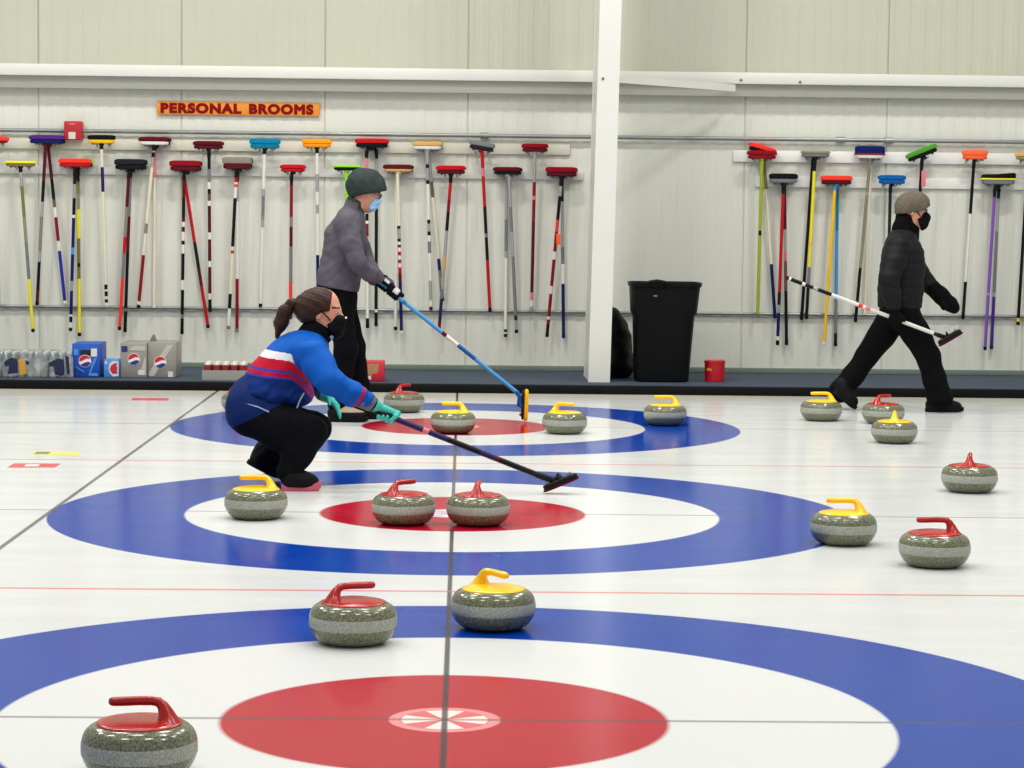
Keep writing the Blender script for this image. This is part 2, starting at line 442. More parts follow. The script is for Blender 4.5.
# painted advertising bars in the ice
def decal(name, quad, m, label, extra=None):
    P = [onz(x, y) for x, y in quad]
    root = thing(name, (float(np.mean([p[0] for p in P])), float(np.mean([p[1] for p in P])), 0), label, 'ice marking', 'bars set in the ice')
    def flat(nm, pts, z, mm):
        bm = bmesh.new(); loft(bm, [[(p[0], p[1], zz) for p in pts] for zz in (0.0, z)])
        bmobj(nm, bm, mm, root, smooth=False)
    flat('bar', P, 0.0012, m)
    for q, mm in (extra or []):
        flat('print', [onz(x, y) for x, y in q], 0.0018, mm)
dr, dy_, dw = mat('ice_red', (206, 74, 84), 0.3), mat('ice_lime', (216, 214, 110), 0.3), mat('ice_white', (236, 226, 220), 0.3)
dk = mat('ice_dark', (120, 116, 90), 0.3)
decal('ice_marker', [(7, 467.7), (55, 467.5), (61, 463.7), (14, 463.5)], dr, 'short red bar in the ice at the left, with a pale print', [([(24, 466.6), (38, 466.6), (40, 464.6), (26, 464.6)], dw)])
decal('ice_marker', [(32, 455), (77, 455.5), (80, 451.5), (37, 451)], dy_, 'short yellow-green bar in the ice at the left', [([(34, 454.2), (48, 454.2), (51, 452), (37, 452)], dk)])
decal('ice_marker', [(131, 400.3), (168, 400.7), (169, 398.3), (133, 398)], dr, 'thin red bar in the ice near the black bumper')
# ================================================================== WALL FITTINGS
board_m = mat('cream_board', (204, 201, 184), 0.55, vary=0.08, scale=6)
board_l = mat('pale_board', (206, 205, 197), 0.5, vary=0.04, scale=6)
board_w = mat('white_board', (232, 230, 224), 0.5, vary=0.04, scale=6)
peg_m = mat('peg_wood', (150, 148, 140), 0.5)
def pegboard(px0, px1, yt, yb, label, m, xs, ref, zlist):
    x0, x1 = float(at(px0, ref, YW)[0]), float(at(px1, ref, YW)[0])
    z1, z0 = zat((px0+px1)/2, yt, 12.97), zat((px0+px1)/2, yb, 12.97)
    root = thing('peg_board', ((x0+x1)/2, YW, z0), label, 'peg board', 'boards holding the brooms')
    bm = bmesh.new(); add_box(bm, ((x0+x1)/2, YW-0.011, (z0+z1)/2), (x1-x0, 0.022, z1-z0), 0.003, 2)
    bmobj('board', bm, m, root)
    for x, z in zip(xs, zlist):
        for s in (-1, 1):
            bm = bmesh.new(); tube(bm, [(x+s*0.05, YW-0.02, z), (x+s*0.05, YW-0.15, z+0.012)], [0.009, 0.007], 8)
            bmobj('peg', bm, peg_m, root)
# sign
SGN = 12.97
a, c = at(157, 101.5, SGN), at(319.5, 116, SGN)
root = thing('sign', ((a[0]+c[0])/2, SGN, (a[2]+c[2])/2), 'long orange sign reading PERSONAL BROOMS in dark red capitals', 'sign')
slope_s = (at(319.5, 109, SGN)[2]-at(157, 108, SGN)[2])/(c[0]-a[0])
bm = bmesh.new(); add_box(bm, ((a[0]+c[0])/2, SGN+0.012, (zat(238, 102, SGN)+zat(238, 115.2, SGN))/2), (c[0]-a[0], 0.02, zat(238, 102, SGN)-zat(238, 115.2, SGN)), 0.003, 2)
bmobj('panel', bm, mat('sign_orange', (222, 138, 34), 0.5, vary=0.12, scale=10), root)
wpx, hpx = at(315.5, 108, SGN)[0]-at(160, 108, SGN)[0], zat(238, 103.3, SGN)-zat(238, 113.8, SGN)
def text_mesh(body):
    cu = bpy.data.curves.new('lettering', 'FONT'); cu.body = body; cu.extrude = 0.004; cu.bevel_depth = 0.0095; cu.bevel_resolution = 1; cu.size = 0.15; cu.space_character = 1.16
    to = bpy.data.objects.new('lettering', cu); COL.objects.link(to); bpy.context.view_layer.update()
    tm = bpy.data.meshes.new_from_object(to.evaluated_get(bpy.context.evaluated_depsgraph_get())); bpy.data.objects.remove(to); return tm
for body, px0, px1 in (('PERSONAL', 160.5, 241.5), ('BROOMS', 249, 313.5)):
    tm = text_mesh(body); co = np.array([v.co[:] for v in tm.vertices]); mn, mx_ = co.min(0), co.max(0)
    w0 = at(px1, 108, SGN)[0]-at(px0, 108, SGN)[0]
    for v in tm.vertices: v.co = ((v.co[0]-(mn[0]+mx_[0])/2)*w0/(mx_[0]-mn[0]), -0.0008-v.co[2]*0.25, (v.co[1]-(mn[1]+mx_[1])/2)*hpx/(mx_[1]-mn[1]))
    tm.materials.clear(); tm.materials.append(mat('sign_red', (128, 4, 14), 0.6, spec=0.1))
    for p in tm.polygons: p.material_index = 0
    lo = bpy.data.objects.new('lettering', tm); COL.objects.link(lo); lo.parent = root
    lo.location = (at((px0+px1)/2, 108.6, SGN)[0]-root.location[0], 0.0, zat(238, 108.7, SGN)-root.location[2])
# red box on the conduit
a, c = at(64, 121, 12.9), at(82, 140, 12.9)
root = thing('alarm_box', ((a[0]+c[0])/2, 12.98, c[2]), 'small red box with a white label on the wall conduit', 'alarm box')
bm = bmesh.new(); add_box(bm, ((a[0]+c[0])/2, 12.94, (a[2]+c[2])/2), (c[0]-a[0], 0.09, a[2]-c[2]), 0.008, 3)
bmobj('housing', bm, mat('alarm_red', (176, 26, 36), 0.4), root)
l0, l1 = at(68.5, 132, 12.895), at(75.5, 139, 12.895)
bm = bmesh.new(); add_box(bm, ((l0[0]+l1[0])/2, 12.894, (l0[2]+l1[2])/2), (l1[0]-l0[0], 0.003, l0[2]-l1[2]), 0.0005, 1)
bmobj('label_plate', bm, mat('label_white', (206, 198, 194), 0.5), root)
l0, l1 = at(69, 123.2, 12.895), at(75, 124.6, 12.895)
bm = bmesh.new(); add_box(bm, ((l0[0]+l1[0])/2, 12.894, (l0[2]+l1[2])/2), (l1[0]-l0[0], 0.003, l0[2]-l1[2]), 0.0005, 1)
bmobj('marking', bm, mat('label_pink', (206, 120, 120), 0.5), root)
# ================================================================== BROOMS
def tubeseg(bm, A, B, r, segs, mats_idx, n=12):
    """a shaft from A to B; segs = [(t, material index)] with t where that colour starts"""
    A, B = Vector(A), Vector(B); x, y, z = frame(B-A)
    ts = [s[0] for s in segs]+[1.0]
    rings = []; mis = []
    for i in range(len(segs)):
        rings.append(circle(A.lerp(B, ts[i]), x, y, r, n)); mis.append(segs[i][1])
        rings.append(circle(A.lerp(B, ts[i+1]), x, y, r, n)); mis.append(segs[i][1])
    loft(bm, rings, 0, True, mis)
def broom(label, C, l, n, w, A, B, segs, pad='red', base='black', dep=0.068, pad_t=0.036, base_t=0.022, r=0.0135, capc='black', group=None, neck=('black', 0.055), stripe=None, extra=None, wedge=0.0, name='curling_broom', plx=2.8):
    """C centre of the head where pad meets base; l long axis; n pad normal; shaft from A (at the head) to B (grip end);
    segs [(t, colour)] from the head down"""
    l = Vector(l).normalized(); n = Vector(n).normalized(); d = n.cross(l)
    C, A, B = Vector(C), Vector(A), Vector(B)
    root = thing(name, B, label, 'broom', group)
    bm = bmesh.new(); slab(bm, C, l, d, n, w, dep, pad_t, min(0.013, pad_t*0.5), 3.6, lx=plx)
    if wedge:
        for v in bm.verts:
            h = (v.co-C).dot(n)
            if h > pad_t*0.4: v.co += n*(wedge*((v.co-C).dot(l))/w)
    bmobj('brush_pad', bm, fm(pad), root)
    if stripe:
        bm = bmesh.new(); slab(bm, C-n*0.002, l, d, n, w*1.03, dep*1.04, 0.013, 0.003, 4.5); bmobj('pad_band', bm, pm(stripe), root)
    bm = bmesh.new(); slab(bm, C, l, d, -n, w*0.93, dep*0.9, base_t, 0.008, 4.0, lx=4.2)
    bmobj('head_plate', bm, pm(base), root)
    ks = -base_t
    for s in (-0.3, 0.3):
        bm = bmesh.new(); lathe(bm, C+l*(w*s)+n*(ks+0.003), [(0.011, 0), (0.011, 0.008), (0.007, 0.014)], 10, ax=tuple(-n))
        bmobj('plate_clip', bm, pm('grey'), root)
    dirv = (B-A).normalized()
    N0 = C+n*ks
    p1 = A+dirv*neck[1]
    bm = bmesh.new(); tube(bm, [N0+n*0.006, N0-n*0.012, A.lerp(N0, 0.25), p1.lerp(A, 0.35), p1], [0.026, 0.021, r*1.15, r*1.2, r*1.12], 12)
    bmobj('swivel_neck', bm, pm(neck[0]), root)
    names = []
    for t, cname in segs:
        if cname not in names: names.append(cname)
    bm = bmesh.new(); tubeseg(bm, A+dirv*0.01, B, r, [(t, names.index(cn)) for t, cn in segs], None)
    bmobj('handle', bm, [pm(x) for x in names], root)
    bm = bmesh.new(); lathe(bm, B-dirv*0.02, [(r*1.1, 0), (r*1.1, 0.024), (r*0.7, 0.03)], 12, ax=tuple(dirv))
    bmobj('end_cap', bm, pm(capc), root)
    return root
BROOMS = []   # filled from photo measurements: head (cx, y pad top, y base bottom, width px), handles
def B_(hd, pad, base, handles, board, **kw): BROOMS.append((hd, pad, base, handles, board, kw))
# handles: (label, top x, bottom x, bottom y, [(y start, colour) ...], cap colour)
LU, LL, RU, RL = 0, 1, 2, 3
B_((-6, 136.5, 142.5, 30), 'coral', 'darkred', [('broom with an orange head cut off by the left edge of the photo', -4, -1.5, 305, [(0, 'white'), (225, 'silver'), (288, 'navy')], 'navy')], LU)
B_((20.5, 161, 166.5, 31), 'yellow', 'olive', [('broom with a thin flat yellow head and a bright yellow grip', 20.5, 33, 331, [(0, 'silver'), (184, 'olive'), (215, 'khaki'), (240, 'grey'), (278, 'yellow')], 'black')], LL, pad_t=0.02)
B_((46.5, 135, 143.5, 35), 'plum', 'navy', [
    ('broom leaning left under the purple head, with black lower grip', 45.5, 37, 304, [(0, 'maroon'), (179, 'black'), (200, 'silver'), (215, 'taupe'), (250, 'silver'), (261, 'black'), (290, 'maroon')], 'black'),
    ('broom leaning right behind the purple head, with blue grip', 48, 65, 303, [(0, 'maroon'), (178, 'black'), (198, 'brown'), (206, 'white'), (216, 'darkred'), (240, 'white'), (250, 'royal')], 'white')], LU, neckc='maroon', padb='maroon')
B_((75, 158.5, 167, 33), 'coral', 'red', [
    ('broom with navy shaft and white bands under a coral head', 75, 70.5, 330, [(0, 'black'), (182, 'silver'), (196, 'black'), (213, 'white'), (216, 'navy'), (246, 'sky'), (253, 'navy'), (280, 'silver'), (290, 'navy'), (314, 'white'), (316, 'black'), (322, 'white')], 'black'),
    ('broom with yellow shaft and yellow grip beside the navy one', 78, 79.5, 335, [(0, 'black'), (180, 'olive'), (192, 'khaki'), (208, 'yellow'), (237, 'olive'), (262, 'black'), (266, 'olive'), (278, 'yellow')], 'black')], LL, padb='lime')
B_((101.5, 135, 143.5, 28), 'black', 'gold', [('cream broom with black oval head on a yellow base', 101.5, 106.5, 305, [(0, 'cream'), (165, 'ink'), (190, 'cream'), (284, 'black'), (289, 'cream'), (291, 'black'), (296, 'cream'), (299, 'black')], 'white')], LU)
B_((130, 159, 169.5, 31), 'dark', 'black', [
    ('broom with a fluorescent red grip under a black head', 129, 119.5, 329, [(0, 'black'), (176, 'maroon'), (205, 'taupe'), (235, 'red'), (252, 'grey'), (277, 'coral')], 'black'),
    ('broom with a black lower shaft crossing behind the fluorescent red grip', 130.5, 125, 331, [(0, 'black'), (176, 'grey'), (215, 'maroon'), (250, 'black'), (308, 'grey'), (311, 'black')], 'black')], LL)
B_((154, 137, 145, 31), 'maroon', 'white', [
    ('white broom leaning left with a dark red grip', 154, 138.5, 307, [(0, 'silver'), (150, 'black'), (155, 'silver'), (165, 'cream'), (222, 'taupe'), (232, 'cream'), (254, 'darkred'), (301, 'white')], 'black'),
    ('cream broom hanging straight with a red collar below its head', 155, 154, 307, [(0, 'silver'), (150, 'pink'), (176, 'cream')], 'white')], LU)
B_((185, 160.5, 171, 31), 'darkred', 'maroon', [
    ('black broom with maroon and white bands hanging straight under a dark red head', 184, 182, 333, [(0, 'black'), (178, 'maroon'), (196, 'black'), (216, 'maroon'), (220, 'white'), (225, 'maroon'), (230, 'white'), (239, 'black'), (243, 'white'), (252, 'black'), (279, 'white'), (289, 'black'), (314, 'grey'), (318, 'black')], 'black'),
    ('red broom slanting down to the right past the black one', 183.5, 208, 327, [(0, 'darkred'), (175, 'red'), (241, 'black'), (268, 'maroon'), (285, 'red')], 'black')], LL)
B_((208.5, 141, 149, 31), 'maroon', 'maroon', [('broom with a maroon shaft and black neck hanging on the upper board', 209, 210, 311, [(0, 'black'), (167, 'grey'), (180, 'white'), (187, 'black'), (192, 'brown'), (199, 'white'), (204, 'maroon'), (231, 'white'), (238, 'maroon'), (260, 'white'), (266, 'maroon'), (293, 'cream'), (299, 'black')], 'black')], LU)
B_((237, 157, 169, 29), 'taupe', 'maroon', [
    ('broom with a mottled brown head and a black and white shaft', 236.5, 228.5, 328, [(0, 'black'), (175, 'red'), (180, 'white'), (182, 'coral'), (185, 'white'), (196, 'black'), (245, 'cream'), (249, 'red'), (252, 'cream'), (293, 'black'), (308, 'white')], 'grey'),
    ('broom with a dark red grip hanging behind the mottled brown head', 237.5, 237, 331, [(0, 'black'), (180, 'silver'), (200, 'white'), (278, 'darkred')], 'grey')], LL)
B_((265, 138.5, 148.5, 31), 'teal', 'teal', [('white broom with a teal oval head', 264.5, 260.5, 306, [(0, 'white'), (187, 'silver'), (194, 'grey'), (214, 'khaki'), (218, 'silver'), (226, 'white'), (298, 'cream')], 'black')], LU)
B_((293, 164.5, 172, 26), 'red', 'red', [('broom with a small bright red head and fluorescent grip above the ponytail', 291.5, 290.5, 318, [(0, 'black'), (183, 'darkred'), (215, 'taupe'), (225, 'maroon'), (245, 'grey'), (280, 'coral')], 'black')], LL)
B_((317, 139, 147.5, 30), 'orange', 'orange', [('white broom with an orange head and navy grip', 317, 318, 300, [(0, 'white'), (172, 'silver'), (190, 'white'), (203, 'silver'), (212, 'white'), (254, 'navy')], 'navy')], LU)
B_((347, 165, 170.5, 28), 'lime', 'black', [('lime green broom partly behind the dark knit hat', 346, 351, 320, [(0, 'lime')], 'black')], LL, neckc='lime', pad_t=0.02)
B_((371.5, 138.5, 147.5, 33), 'red', 'black', [
    ('broom with black, white and maroon bands right behind the man in grey', 366.5, 367.5, 327, [(0, 'black'), (156, 'pink'), (168, 'silver'), (212, 'black'), (219, 'white'), (222, 'darkred'), (235, 'white'), (318, 'black')], 'black'),
    ('black broom hanging behind the blue face mask', 376.5, 376, 325, [(0, 'black'), (157, 'silver'), (200, 'black'), (309, 'white'), (312, 'black')], 'black')], LU)
B_((398, 164.5, 172, 30), 'maroon', 'tan', [
    ('broom with red and white rings below a tan and maroon head', 397.5, 401.5, 333, [(0, 'cream'), (224, 'black'), (227, 'silver'), (237, 'black'), (240, 'white'), (243, 'darkred'), (246, 'white'), (250, 'red'), (254, 'white'), (258, 'red'), (262, 'white'), (266, 'red'), (272, 'maroon'), (282, 'navy'), (318, 'ink')], 'white'),
    ('white broom with a black cap hanging behind the ringed broom', 397, 395.5, 329, [(0, 'white')], 'black')], LL, neckc='cream')
B_((427.5, 141.5, 149.5, 30), 'tan', 'white', [
    ('white broom with black lettering bands under a gold and white head', 427, 431, 309, [(0, 'silver'), (162, 'black'), (166, 'silver'), (178, 'black'), (182, 'white'), (218, 'black'), (222, 'silver'), (230, 'black'), (234, 'white'), (240, 'grey'), (252, 'white'), (280, 'silver'), (300, 'white')], 'maroon'),
    ('cream broom with a blue lower shaft crossing a red-topped one', 428.5, 442.5, 300, [(0, 'silver'), (180, 'brown'), (196, 'cream'), (258, 'navy'), (270, 'taupe'), (285, 'black')], 'black')], LU, neckc='silver')
B_((451, 165.5, 174, 30), 'red', 'maroon', [('red and black broom slanting down to the left under a red head', 451, 439, 331, [(0, 'black'), (176, 'red'), (198, 'darkred'), (210, 'black'), (229, 'silver'), (255, 'tan'), (268, 'silver'), (288, 'grey'), (298, 'ink'), (318, 'maroon'), (325, 'red')], 'darkred')], LL)
B_((482, 141.5, 150.5, 26), 'grey', 'dark', [('red and black broom with a tilted dark grey head', 482, 490, 311, [(0, 'red'), (166, 'pink'), (174, 'red'), (205, 'black'), (232, 'grey'), (236, 'black'), (259, 'red'), (307, 'navy')], 'black')], LU, tilt=-9, neckc='red')
B_((507.5, 167, 174.5, 29), 'maroon', 'black', [
    ('silver broom with a maroon and black head slanting down to the right', 509, 516.5, 332, [(0, 'silver'), (205, 'grey'), (230, 'silver'), (255, 'grey'), (315, 'dark'), (320, 'silver')], 'black'),
    ('white broom hanging straight beside the silver one', 506.5, 505.5, 336, [(0, 'silver'), (218, 'grey'), (250, 'silver'), (257, 'white'), (329, 'black'), (332, 'white')], 'black')], LL, neckc='silver')
B_((535, 143.5, 152, 27), 'darkred', 'maroon', [('dark red broom with a silver collar hanging on the upper board', 535, 531.5, 309, [(0, 'silver'), (180, 'darkred'), (194, 'pink'), (198, 'darkred'), (220, 'maroon'), (292, 'pink'), (300, 'white')], 'silver')], LU, neckc='silver')
B_((561.5, 167, 176.5, 32), 'darkred', 'maroon', [
    ('red broom with an orange tag, last before the white column', 561.5, 547, 336, [(0, 'black'), (184, 'silver'), (194, 'black'), (218, 'coral'), (230, 'darkred'), (250, 'white'), (258, 'darkred'), (285, 'white'), (293, 'darkred'), (316, 'white'), (319, 'darkred'), (324, 'black')], 'black'),
    ('white and blue broom hanging right of the orange tag', 562, 563.5, 337, [(0, 'black'), (200, 'silver'), (246, 'grey'), (263, 'white'), (283, 'navy')], 'navy')], LL, tagc='ornge')
# right-hand board
B_((762, 150.5, 159, 30), 'darkred', 'darkred', [
    ('lime green broom under a stack of red pads, leftmost right of the column', 762, 757.5, 316, [(0, 'moss'), (229, 'black'), (234, 'moss')], 'olive'),
    ('thin cream broom with a navy lower shaft beside the lime green one', 763.5, 775, 317, [(0, 'olive'), (192, 'cream'), (265, 'navy')], 'navy')], RU, neckc='moss', padb='coral', tiltb=-16, upb=0.045)
B_((783.5, 173.5, 183, 29), 'black', 'grey', [
    ('red broom under a black head with a white edge', 783.5, 777.5, 344, [(0, 'dark'), (192, 'red'), (291, 'black'), (304, 'silver'), (312, 'navy'), (336, 'white'), (340, 'black')], 'black'),
    ('dark broom with a slim black lower shaft hanging behind the red one', 784.5, 786.5, 344, [(0, 'dark'), (195, 'maroon'), (228, 'silver'), (250, 'pink'), (260, 'brown'), (290, 'black')], 'black')], RL)
B_((815.5, 150.5, 157, 30), 'khaki', 'grey', [
    ('bright yellow broom under a flat olive grey head', 815, 806.5, 318, [(0, 'black'), (169, 'yellow'), (240, 'gold'), (244, 'yellow'), (266, 'grey'), (285, 'black')], 'black'),
    ('black broom slanting behind the bright yellow one', 813, 801.5, 319, [(0, 'black')], 'black')], RU, pad_t=0.024)
B_((836.5, 175.5, 184.5, 32), 'coral', 'maroon', [
    ('golden yellow broom under a coral red head', 835, 824, 344, [(0, 'gold')], 'white'),
    ('light blue broom hanging straight beside the golden yellow one', 837.5, 835.5, 345, [(0, 'teal'), (229, 'sky'), (299, 'grey'), (333, 'black')], 'black')], RL, neckc='sky', padb='maroon')
B_((870, 146, 158.5, 30), 'navy', 'white', [
    ('silver-brown broom under a tall navy head with red and white edges', 870, 855.5, 321, [(0, 'taupe'), (190, 'silver'), (193, 'taupe'), (240, 'khaki'), (267, 'black'), (300, 'brown'), (306, 'black')], 'black'),
    ('plain cream broom hanging just behind the silver-brown one', 871, 864.5, 314, [(0, 'cream')], 'cream')], RU, neckc='taupe', stripe='darkred', pad_t=0.07)
B_((892, 175, 184, 28), 'blue', 'blue', [('dark broom with a blue oval head above the walking woman', 890.5, 887, 316, [(0, 'dark'), (232, 'maroon')], 'black')], RL)
B_((922, 148.5, 157, 33), 'green', 'black', [('black broom with a tilted green head above the knit hat', 922, 913, 318, [(0, 'black'), (250, 'silver')], 'black')], RU, tilt=22, tagc='pink')
B_((975, 150, 159.5, 26), 'ornge', 'ornge', [('black and white broom with an orange head', 974, 963, 318, [(0, 'black'), (212, 'white'), (281, 'black')], 'black')], RU)
B_((998.5, 174, 184.5, 35), 'black', 'grey', [
    ('lilac broom under a black wedge head with a yellow stripe', 995, 985, 349, [(0, 'black'), (195, 'purple'), (292, 'silver'), (294, 'purple')], 'black'),
    ('silver broom with a dark violet grip beside the lilac one', 999, 991.5, 348, [(0, 'black'), (197, 'silver'), (230, 'grey'), (292, 'silver'), (296, 'violet')], 'ink')], RL, stripe='yellow', wedge=0.03, pad_t=0.03)
B_((1030, 152.5, 160, 30), 'tan', 'khaki', [('black broom with a gold end at the right edge of the photo', 1028, 1018, 324, [(0, 'black'), (318, 'gold')], 'black')], RU)
pegs = {0: [], 1: [], 2: [], 3: []}
for (hx, yt, yb, wpx), pad, base, hs, board, kw in BROOMS:
    Yh = 12.865
    tilt = math.radians(kw.get('tilt', 0))
    w = wpx/F_PX*(Yh-CAM[1])
    top, bot = at(hx, yt, Yh), at(hx, yb, Yh)
    pt = kw.get('pad_t', 0.036); bt = max(0.016, (top[2]-bot[2])-pt)
    if bt > 0.03: pt = pt+(bt-0.03)*0.6; bt = (top[2]-bot[2])-pt
    for i, (label, tx, bx, by, segs, capc) in enumerate(hs):
        Y = Yh+0.072*i
        tl = tilt if i == 0 else math.radians(kw.get('tiltb', 0))
        l = Vector((math.cos(tl), 0, math.sin(tl))); n = Vector((-math.sin(tl), 0, math.cos(tl)))
        C = Vector((top[0]+0.012*i, Y, top[2]-pt+(kw.get('upb', 0.0) if i else 0)))
        ytop = yb+1
        A = Vector(at(tx, ytop+1, Y)); Bp = Vector(at(bx, by, Y+(0.05 if i == 0 else 0.02)))
        if i: A.z = C.z-bt-0.01
        s2 = [(max(0.0, min(0.995, (ys-ytop)/(by-ytop))), cn) for ys, cn in segs]
        nl = 0.055 if segs[0][1] in ('black', 'dark', 'ink') else 0.03
        rt = broom(label, C, l, n, w*(1.0 if i == 0 else 0.95), A, Bp, s2, pad if i == 0 else kw.get('padb', pad), base if i == 0 else 'black',
                   dep=0.064, pad_t=pt, base_t=bt, capc=capc, group='brooms hanging on the wall', neck=(kw.get('neckc', 'black'), nl),
                   stripe=kw.get('stripe') if i == 0 else None, wedge=kw.get('wedge', 0) if i == 0 else 0)
        if i == 0:
            pegs[board].append((float(top[0]), float(bot[2])-0.012))
            if 'tagc' in kw:
                t = (0.36 if kw['tagc'] == 'ornge' else 0.1); p = A.lerp(Bp, t)
                bm = bmesh.new(); add_box(bm, p+Vector((0.018, -0.016, -0.03)), (0.035, 0.006, 0.09 if t > 0.2 else 0.13), 0.003, 2)
                bmobj('tag', bm, pm(kw['tagc']), rt)
for board, (px0, px1, yt, yb, ref, lab, m) in enumerate([
        (-40, 570, 140.5, 151.5, 146, 'upper cream board with pegs on the left wall bay', board_m),
        (-40, 583, 168, 176.5, 172, 'lower pale board with pegs on the left wall bay', board_l),
        (733, 1060, 152, 163.5, 158, 'upper white board with pegs on the right wall bay', board_w),
        (755, 1060, 177.5, 188.5, 183, 'lower white board with pegs on the right wall bay', board_w)]):
    xs = [p[0] for p in pegs[board]]; zs = [p[1] for p in pegs[board]]
    pegboard(px0, px1, yt, yb, lab, m, xs, ref, zs)
# ================================================================== CURLING STONES
def granite(name, c1, c2, rough):
    m = bpy.data.materials.new(name); m.use_nodes = True; nt = m.node_tree; b = nt.nodes['Principled BSDF']; L = nt.links
    tc = N(nt, 'ShaderNodeTexCoord')
    vo = N(nt, 'ShaderNodeTexNoise'); vo.inputs['Scale'].default_value = 190; vo.inputs['Detail'].default_value = 2; L.new(tc.outputs['Object'], vo.inputs['Vector'])
    rp = N(nt, 'ShaderNodeValToRGB'); rp.color_ramp.elements[0].position = 0.36; rp.color_ramp.elements[1].position = 0.66
    rp.color_ramp.elements[0].color = lin(c1); rp.color_ramp.elements[1].color = lin(c2)
    L.new(vo.outputs['Fac'], rp.inputs[0]); L.new(rp.outputs[0], b.inputs['Base Color'])
    b.inputs['Roughness'].default_value = rough; b.inputs['Specular IOR Level'].default_value = 0.6
    return m
gr_pol = granite('granite_polished', (72, 74, 56), (136, 136, 108), 0.16)
gr_mat = granite('granite_matte', (136, 140, 128), (176, 179, 166), 0.55)
hred = mat('handle_red', (172, 14, 4), 0.24, coat=0.05, vary=0.03)
hyel = mat('handle_yellow', (255, 200, 0), 0.2, coat=0.15, vary=0.03)
def make_stone(hm):
    root = thing('curling_stone', (0, 0, 0), 'curling stone', 'curling stone', 'curling stones on the ice')
    bm = bmesh.new()
    prof = [(0.0601, 0.004), (0.0625, 0.0), (0.082, 0.0), (0.098, 0.003), (0.113, 0.009), (0.1255, 0.0185), (0.1345, 0.030), (0.1395, 0.0415), (0.1417, 0.0505),
            (0.1425, 0.0560), (0.1427, 0.068), (0.1425, 0.082), (0.1412, 0.090), (0.1380, 0.100), (0.1325, 0.109), (0.124, 0.117), (0.112, 0.1235), (0.098, 0.1265), (0.03, 0.1275)]
    prof = [(r*0.985, z+0.005*min(1, z/0.03)) for r, z in prof]
    lathe(bm, (0, 0, 0), prof, 56); bmobj('granite_body', bm, gr_pol, root, angle=60)
    bm = bmesh.new(); lathe(bm, (0, 0, 0), [(0.1392, 0.0540), (0.1411, 0.0575), (0.1415, 0.070), (0.1411, 0.0865), (0.1392, 0.0925)], 56, cap=False)
    bmobj('striking_band', bm, gr_mat, root, angle=60)
    h = thing('handle', (0, 0, 0), None, None); h.parent = root
    bm = bmesh.new(); lathe(bm, (0, 0, 0), [(0.104, 0.127), (0.1055, 0.130), (0.104, 0.1330), (0.096, 0.135), (0.075, 0.1395), (0.05, 0.142), (0.02, 0.143)], 40)
    bmobj('handle_plate', bm, hm, h, angle=60)
    bm = bmesh.new()
    P = [(-0.070, 0, 0.128, 0.031), (-0.067, 0, 0.141, 0.0245), (-0.063, 0, 0.157, 0.0195), (-0.056, 0, 0.172, 0.0160), (-0.046, 0, 0.1815, 0.0148), (-0.031, 0, 0.1845, 0.0142), (0.0, 0, 0.1845, 0.0140), (0.040, 0, 0.183, 0.0142), (0.062, 0, 0.1825, 0.0138), (0.0705, 0, 0.1825, 0.0115), (0.074, 0, 0.1825, 0.006)]
    xa = None; rings = []
    for i, p in enumerate(P):
        dv = Vector(P[min(i+1, len(P)-1)][:3])-Vector(P[max(i-1, 0)][:3]); xa, ya, za = frame(dv, xa if xa else (-1, 0, 0.2))
        k_ = (1.0, 1.0, 0.95, 0.88)[i] if i < 4 else 0.83
        rings.append(circle(p[:3], xa, ya, p[3]*k_, 16, p[3]*k_*((1.55, 1.4, 1.2, 1.08)[i] if i < 4 else 1.0)))
    loft(bm, rings); bmobj('handle_grip', bm, hm, h, angle=70)
    return root
STONES = [ # px x, px contact y, colour, yaw deg of the grip's free end, label
    (139.5, 784, 'r', 182, 'red-handled curling stone at the bottom left, nearest the camera and cut by the photo edge'),
    (353, 647.5, 'r', 24, 'red-handled curling stone on the near blue ring, left of the dark tee line'),
    (493, 632.2, 'y', -52, 'yellow-handled curling stone on the near blue ring, just right of the dark tee line'),
    (256, 520.5, 'y', 176, 'yellow-handled curling stone beside the pink-soled shoe of the crouching player'),
    (403.5, 526, 'r', 48, 'red-handled curling stone left of the button in the middle red circle'),
    (478, 527, 'r', 84, 'red-handled curling stone with its grip end-on, right of the button in the middle red circle'),
    (404, 413, 'r', 58, 'red-handled curling stone in the far rings behind the teal glove'),
    (453, 434, 'y', 168, 'yellow-handled curling stone in the far red circle'),
    (564.5, 434.5, 'y', -32, 'yellow-handled curling stone in the far white ring, right of the upright yellow brush'),
    (665, 426, 'y', 176, 'yellow-handled curling stone on the right side of the far blue ring'),
    (821, 421.5, 'y', 174, 'yellow-handled curling stone behind the heel of the walking player'),
    (883, 424.5, 'r', 40, 'red-handled curling stone between the legs of the walking player'),
    (894, 444, 'y', 79, 'yellow-handled curling stone with grip end-on, in front of a red-handled one'),
    (969, 493.5, 'r', 76, 'red-handled curling stone with grip end-on, alone on white ice at the far right'),
    (843, 546.5, 'y', 172, 'yellow-handled curling stone on the right edge of the middle blue ring'),
    (934, 569, 'r', 179, 'red-handled curling stone on white ice nearest the right edge of the photo'),
    (242, 413, 'r', 20, 'curling stone mostly hidden behind the hips of the crouching player'),
]
proto = {}
for px, py, c, yaw, label in STONES:
    g = onz(px, py); kk = (g[1]+0.086-CAM[1])/(g[1]-CAM[1]); loc = (CAM[0]+(g[0]-CAM[0])*kk, g[1]+0.086, 0.0)
    if c not in proto: o = proto[c] = make_stone(hred if c == 'r' else hyel)
    else: o = copy_tree(proto[c])
    o.location = loc; o.rotation_euler = (0, 0, math.radians(yaw)); o['label'] = label
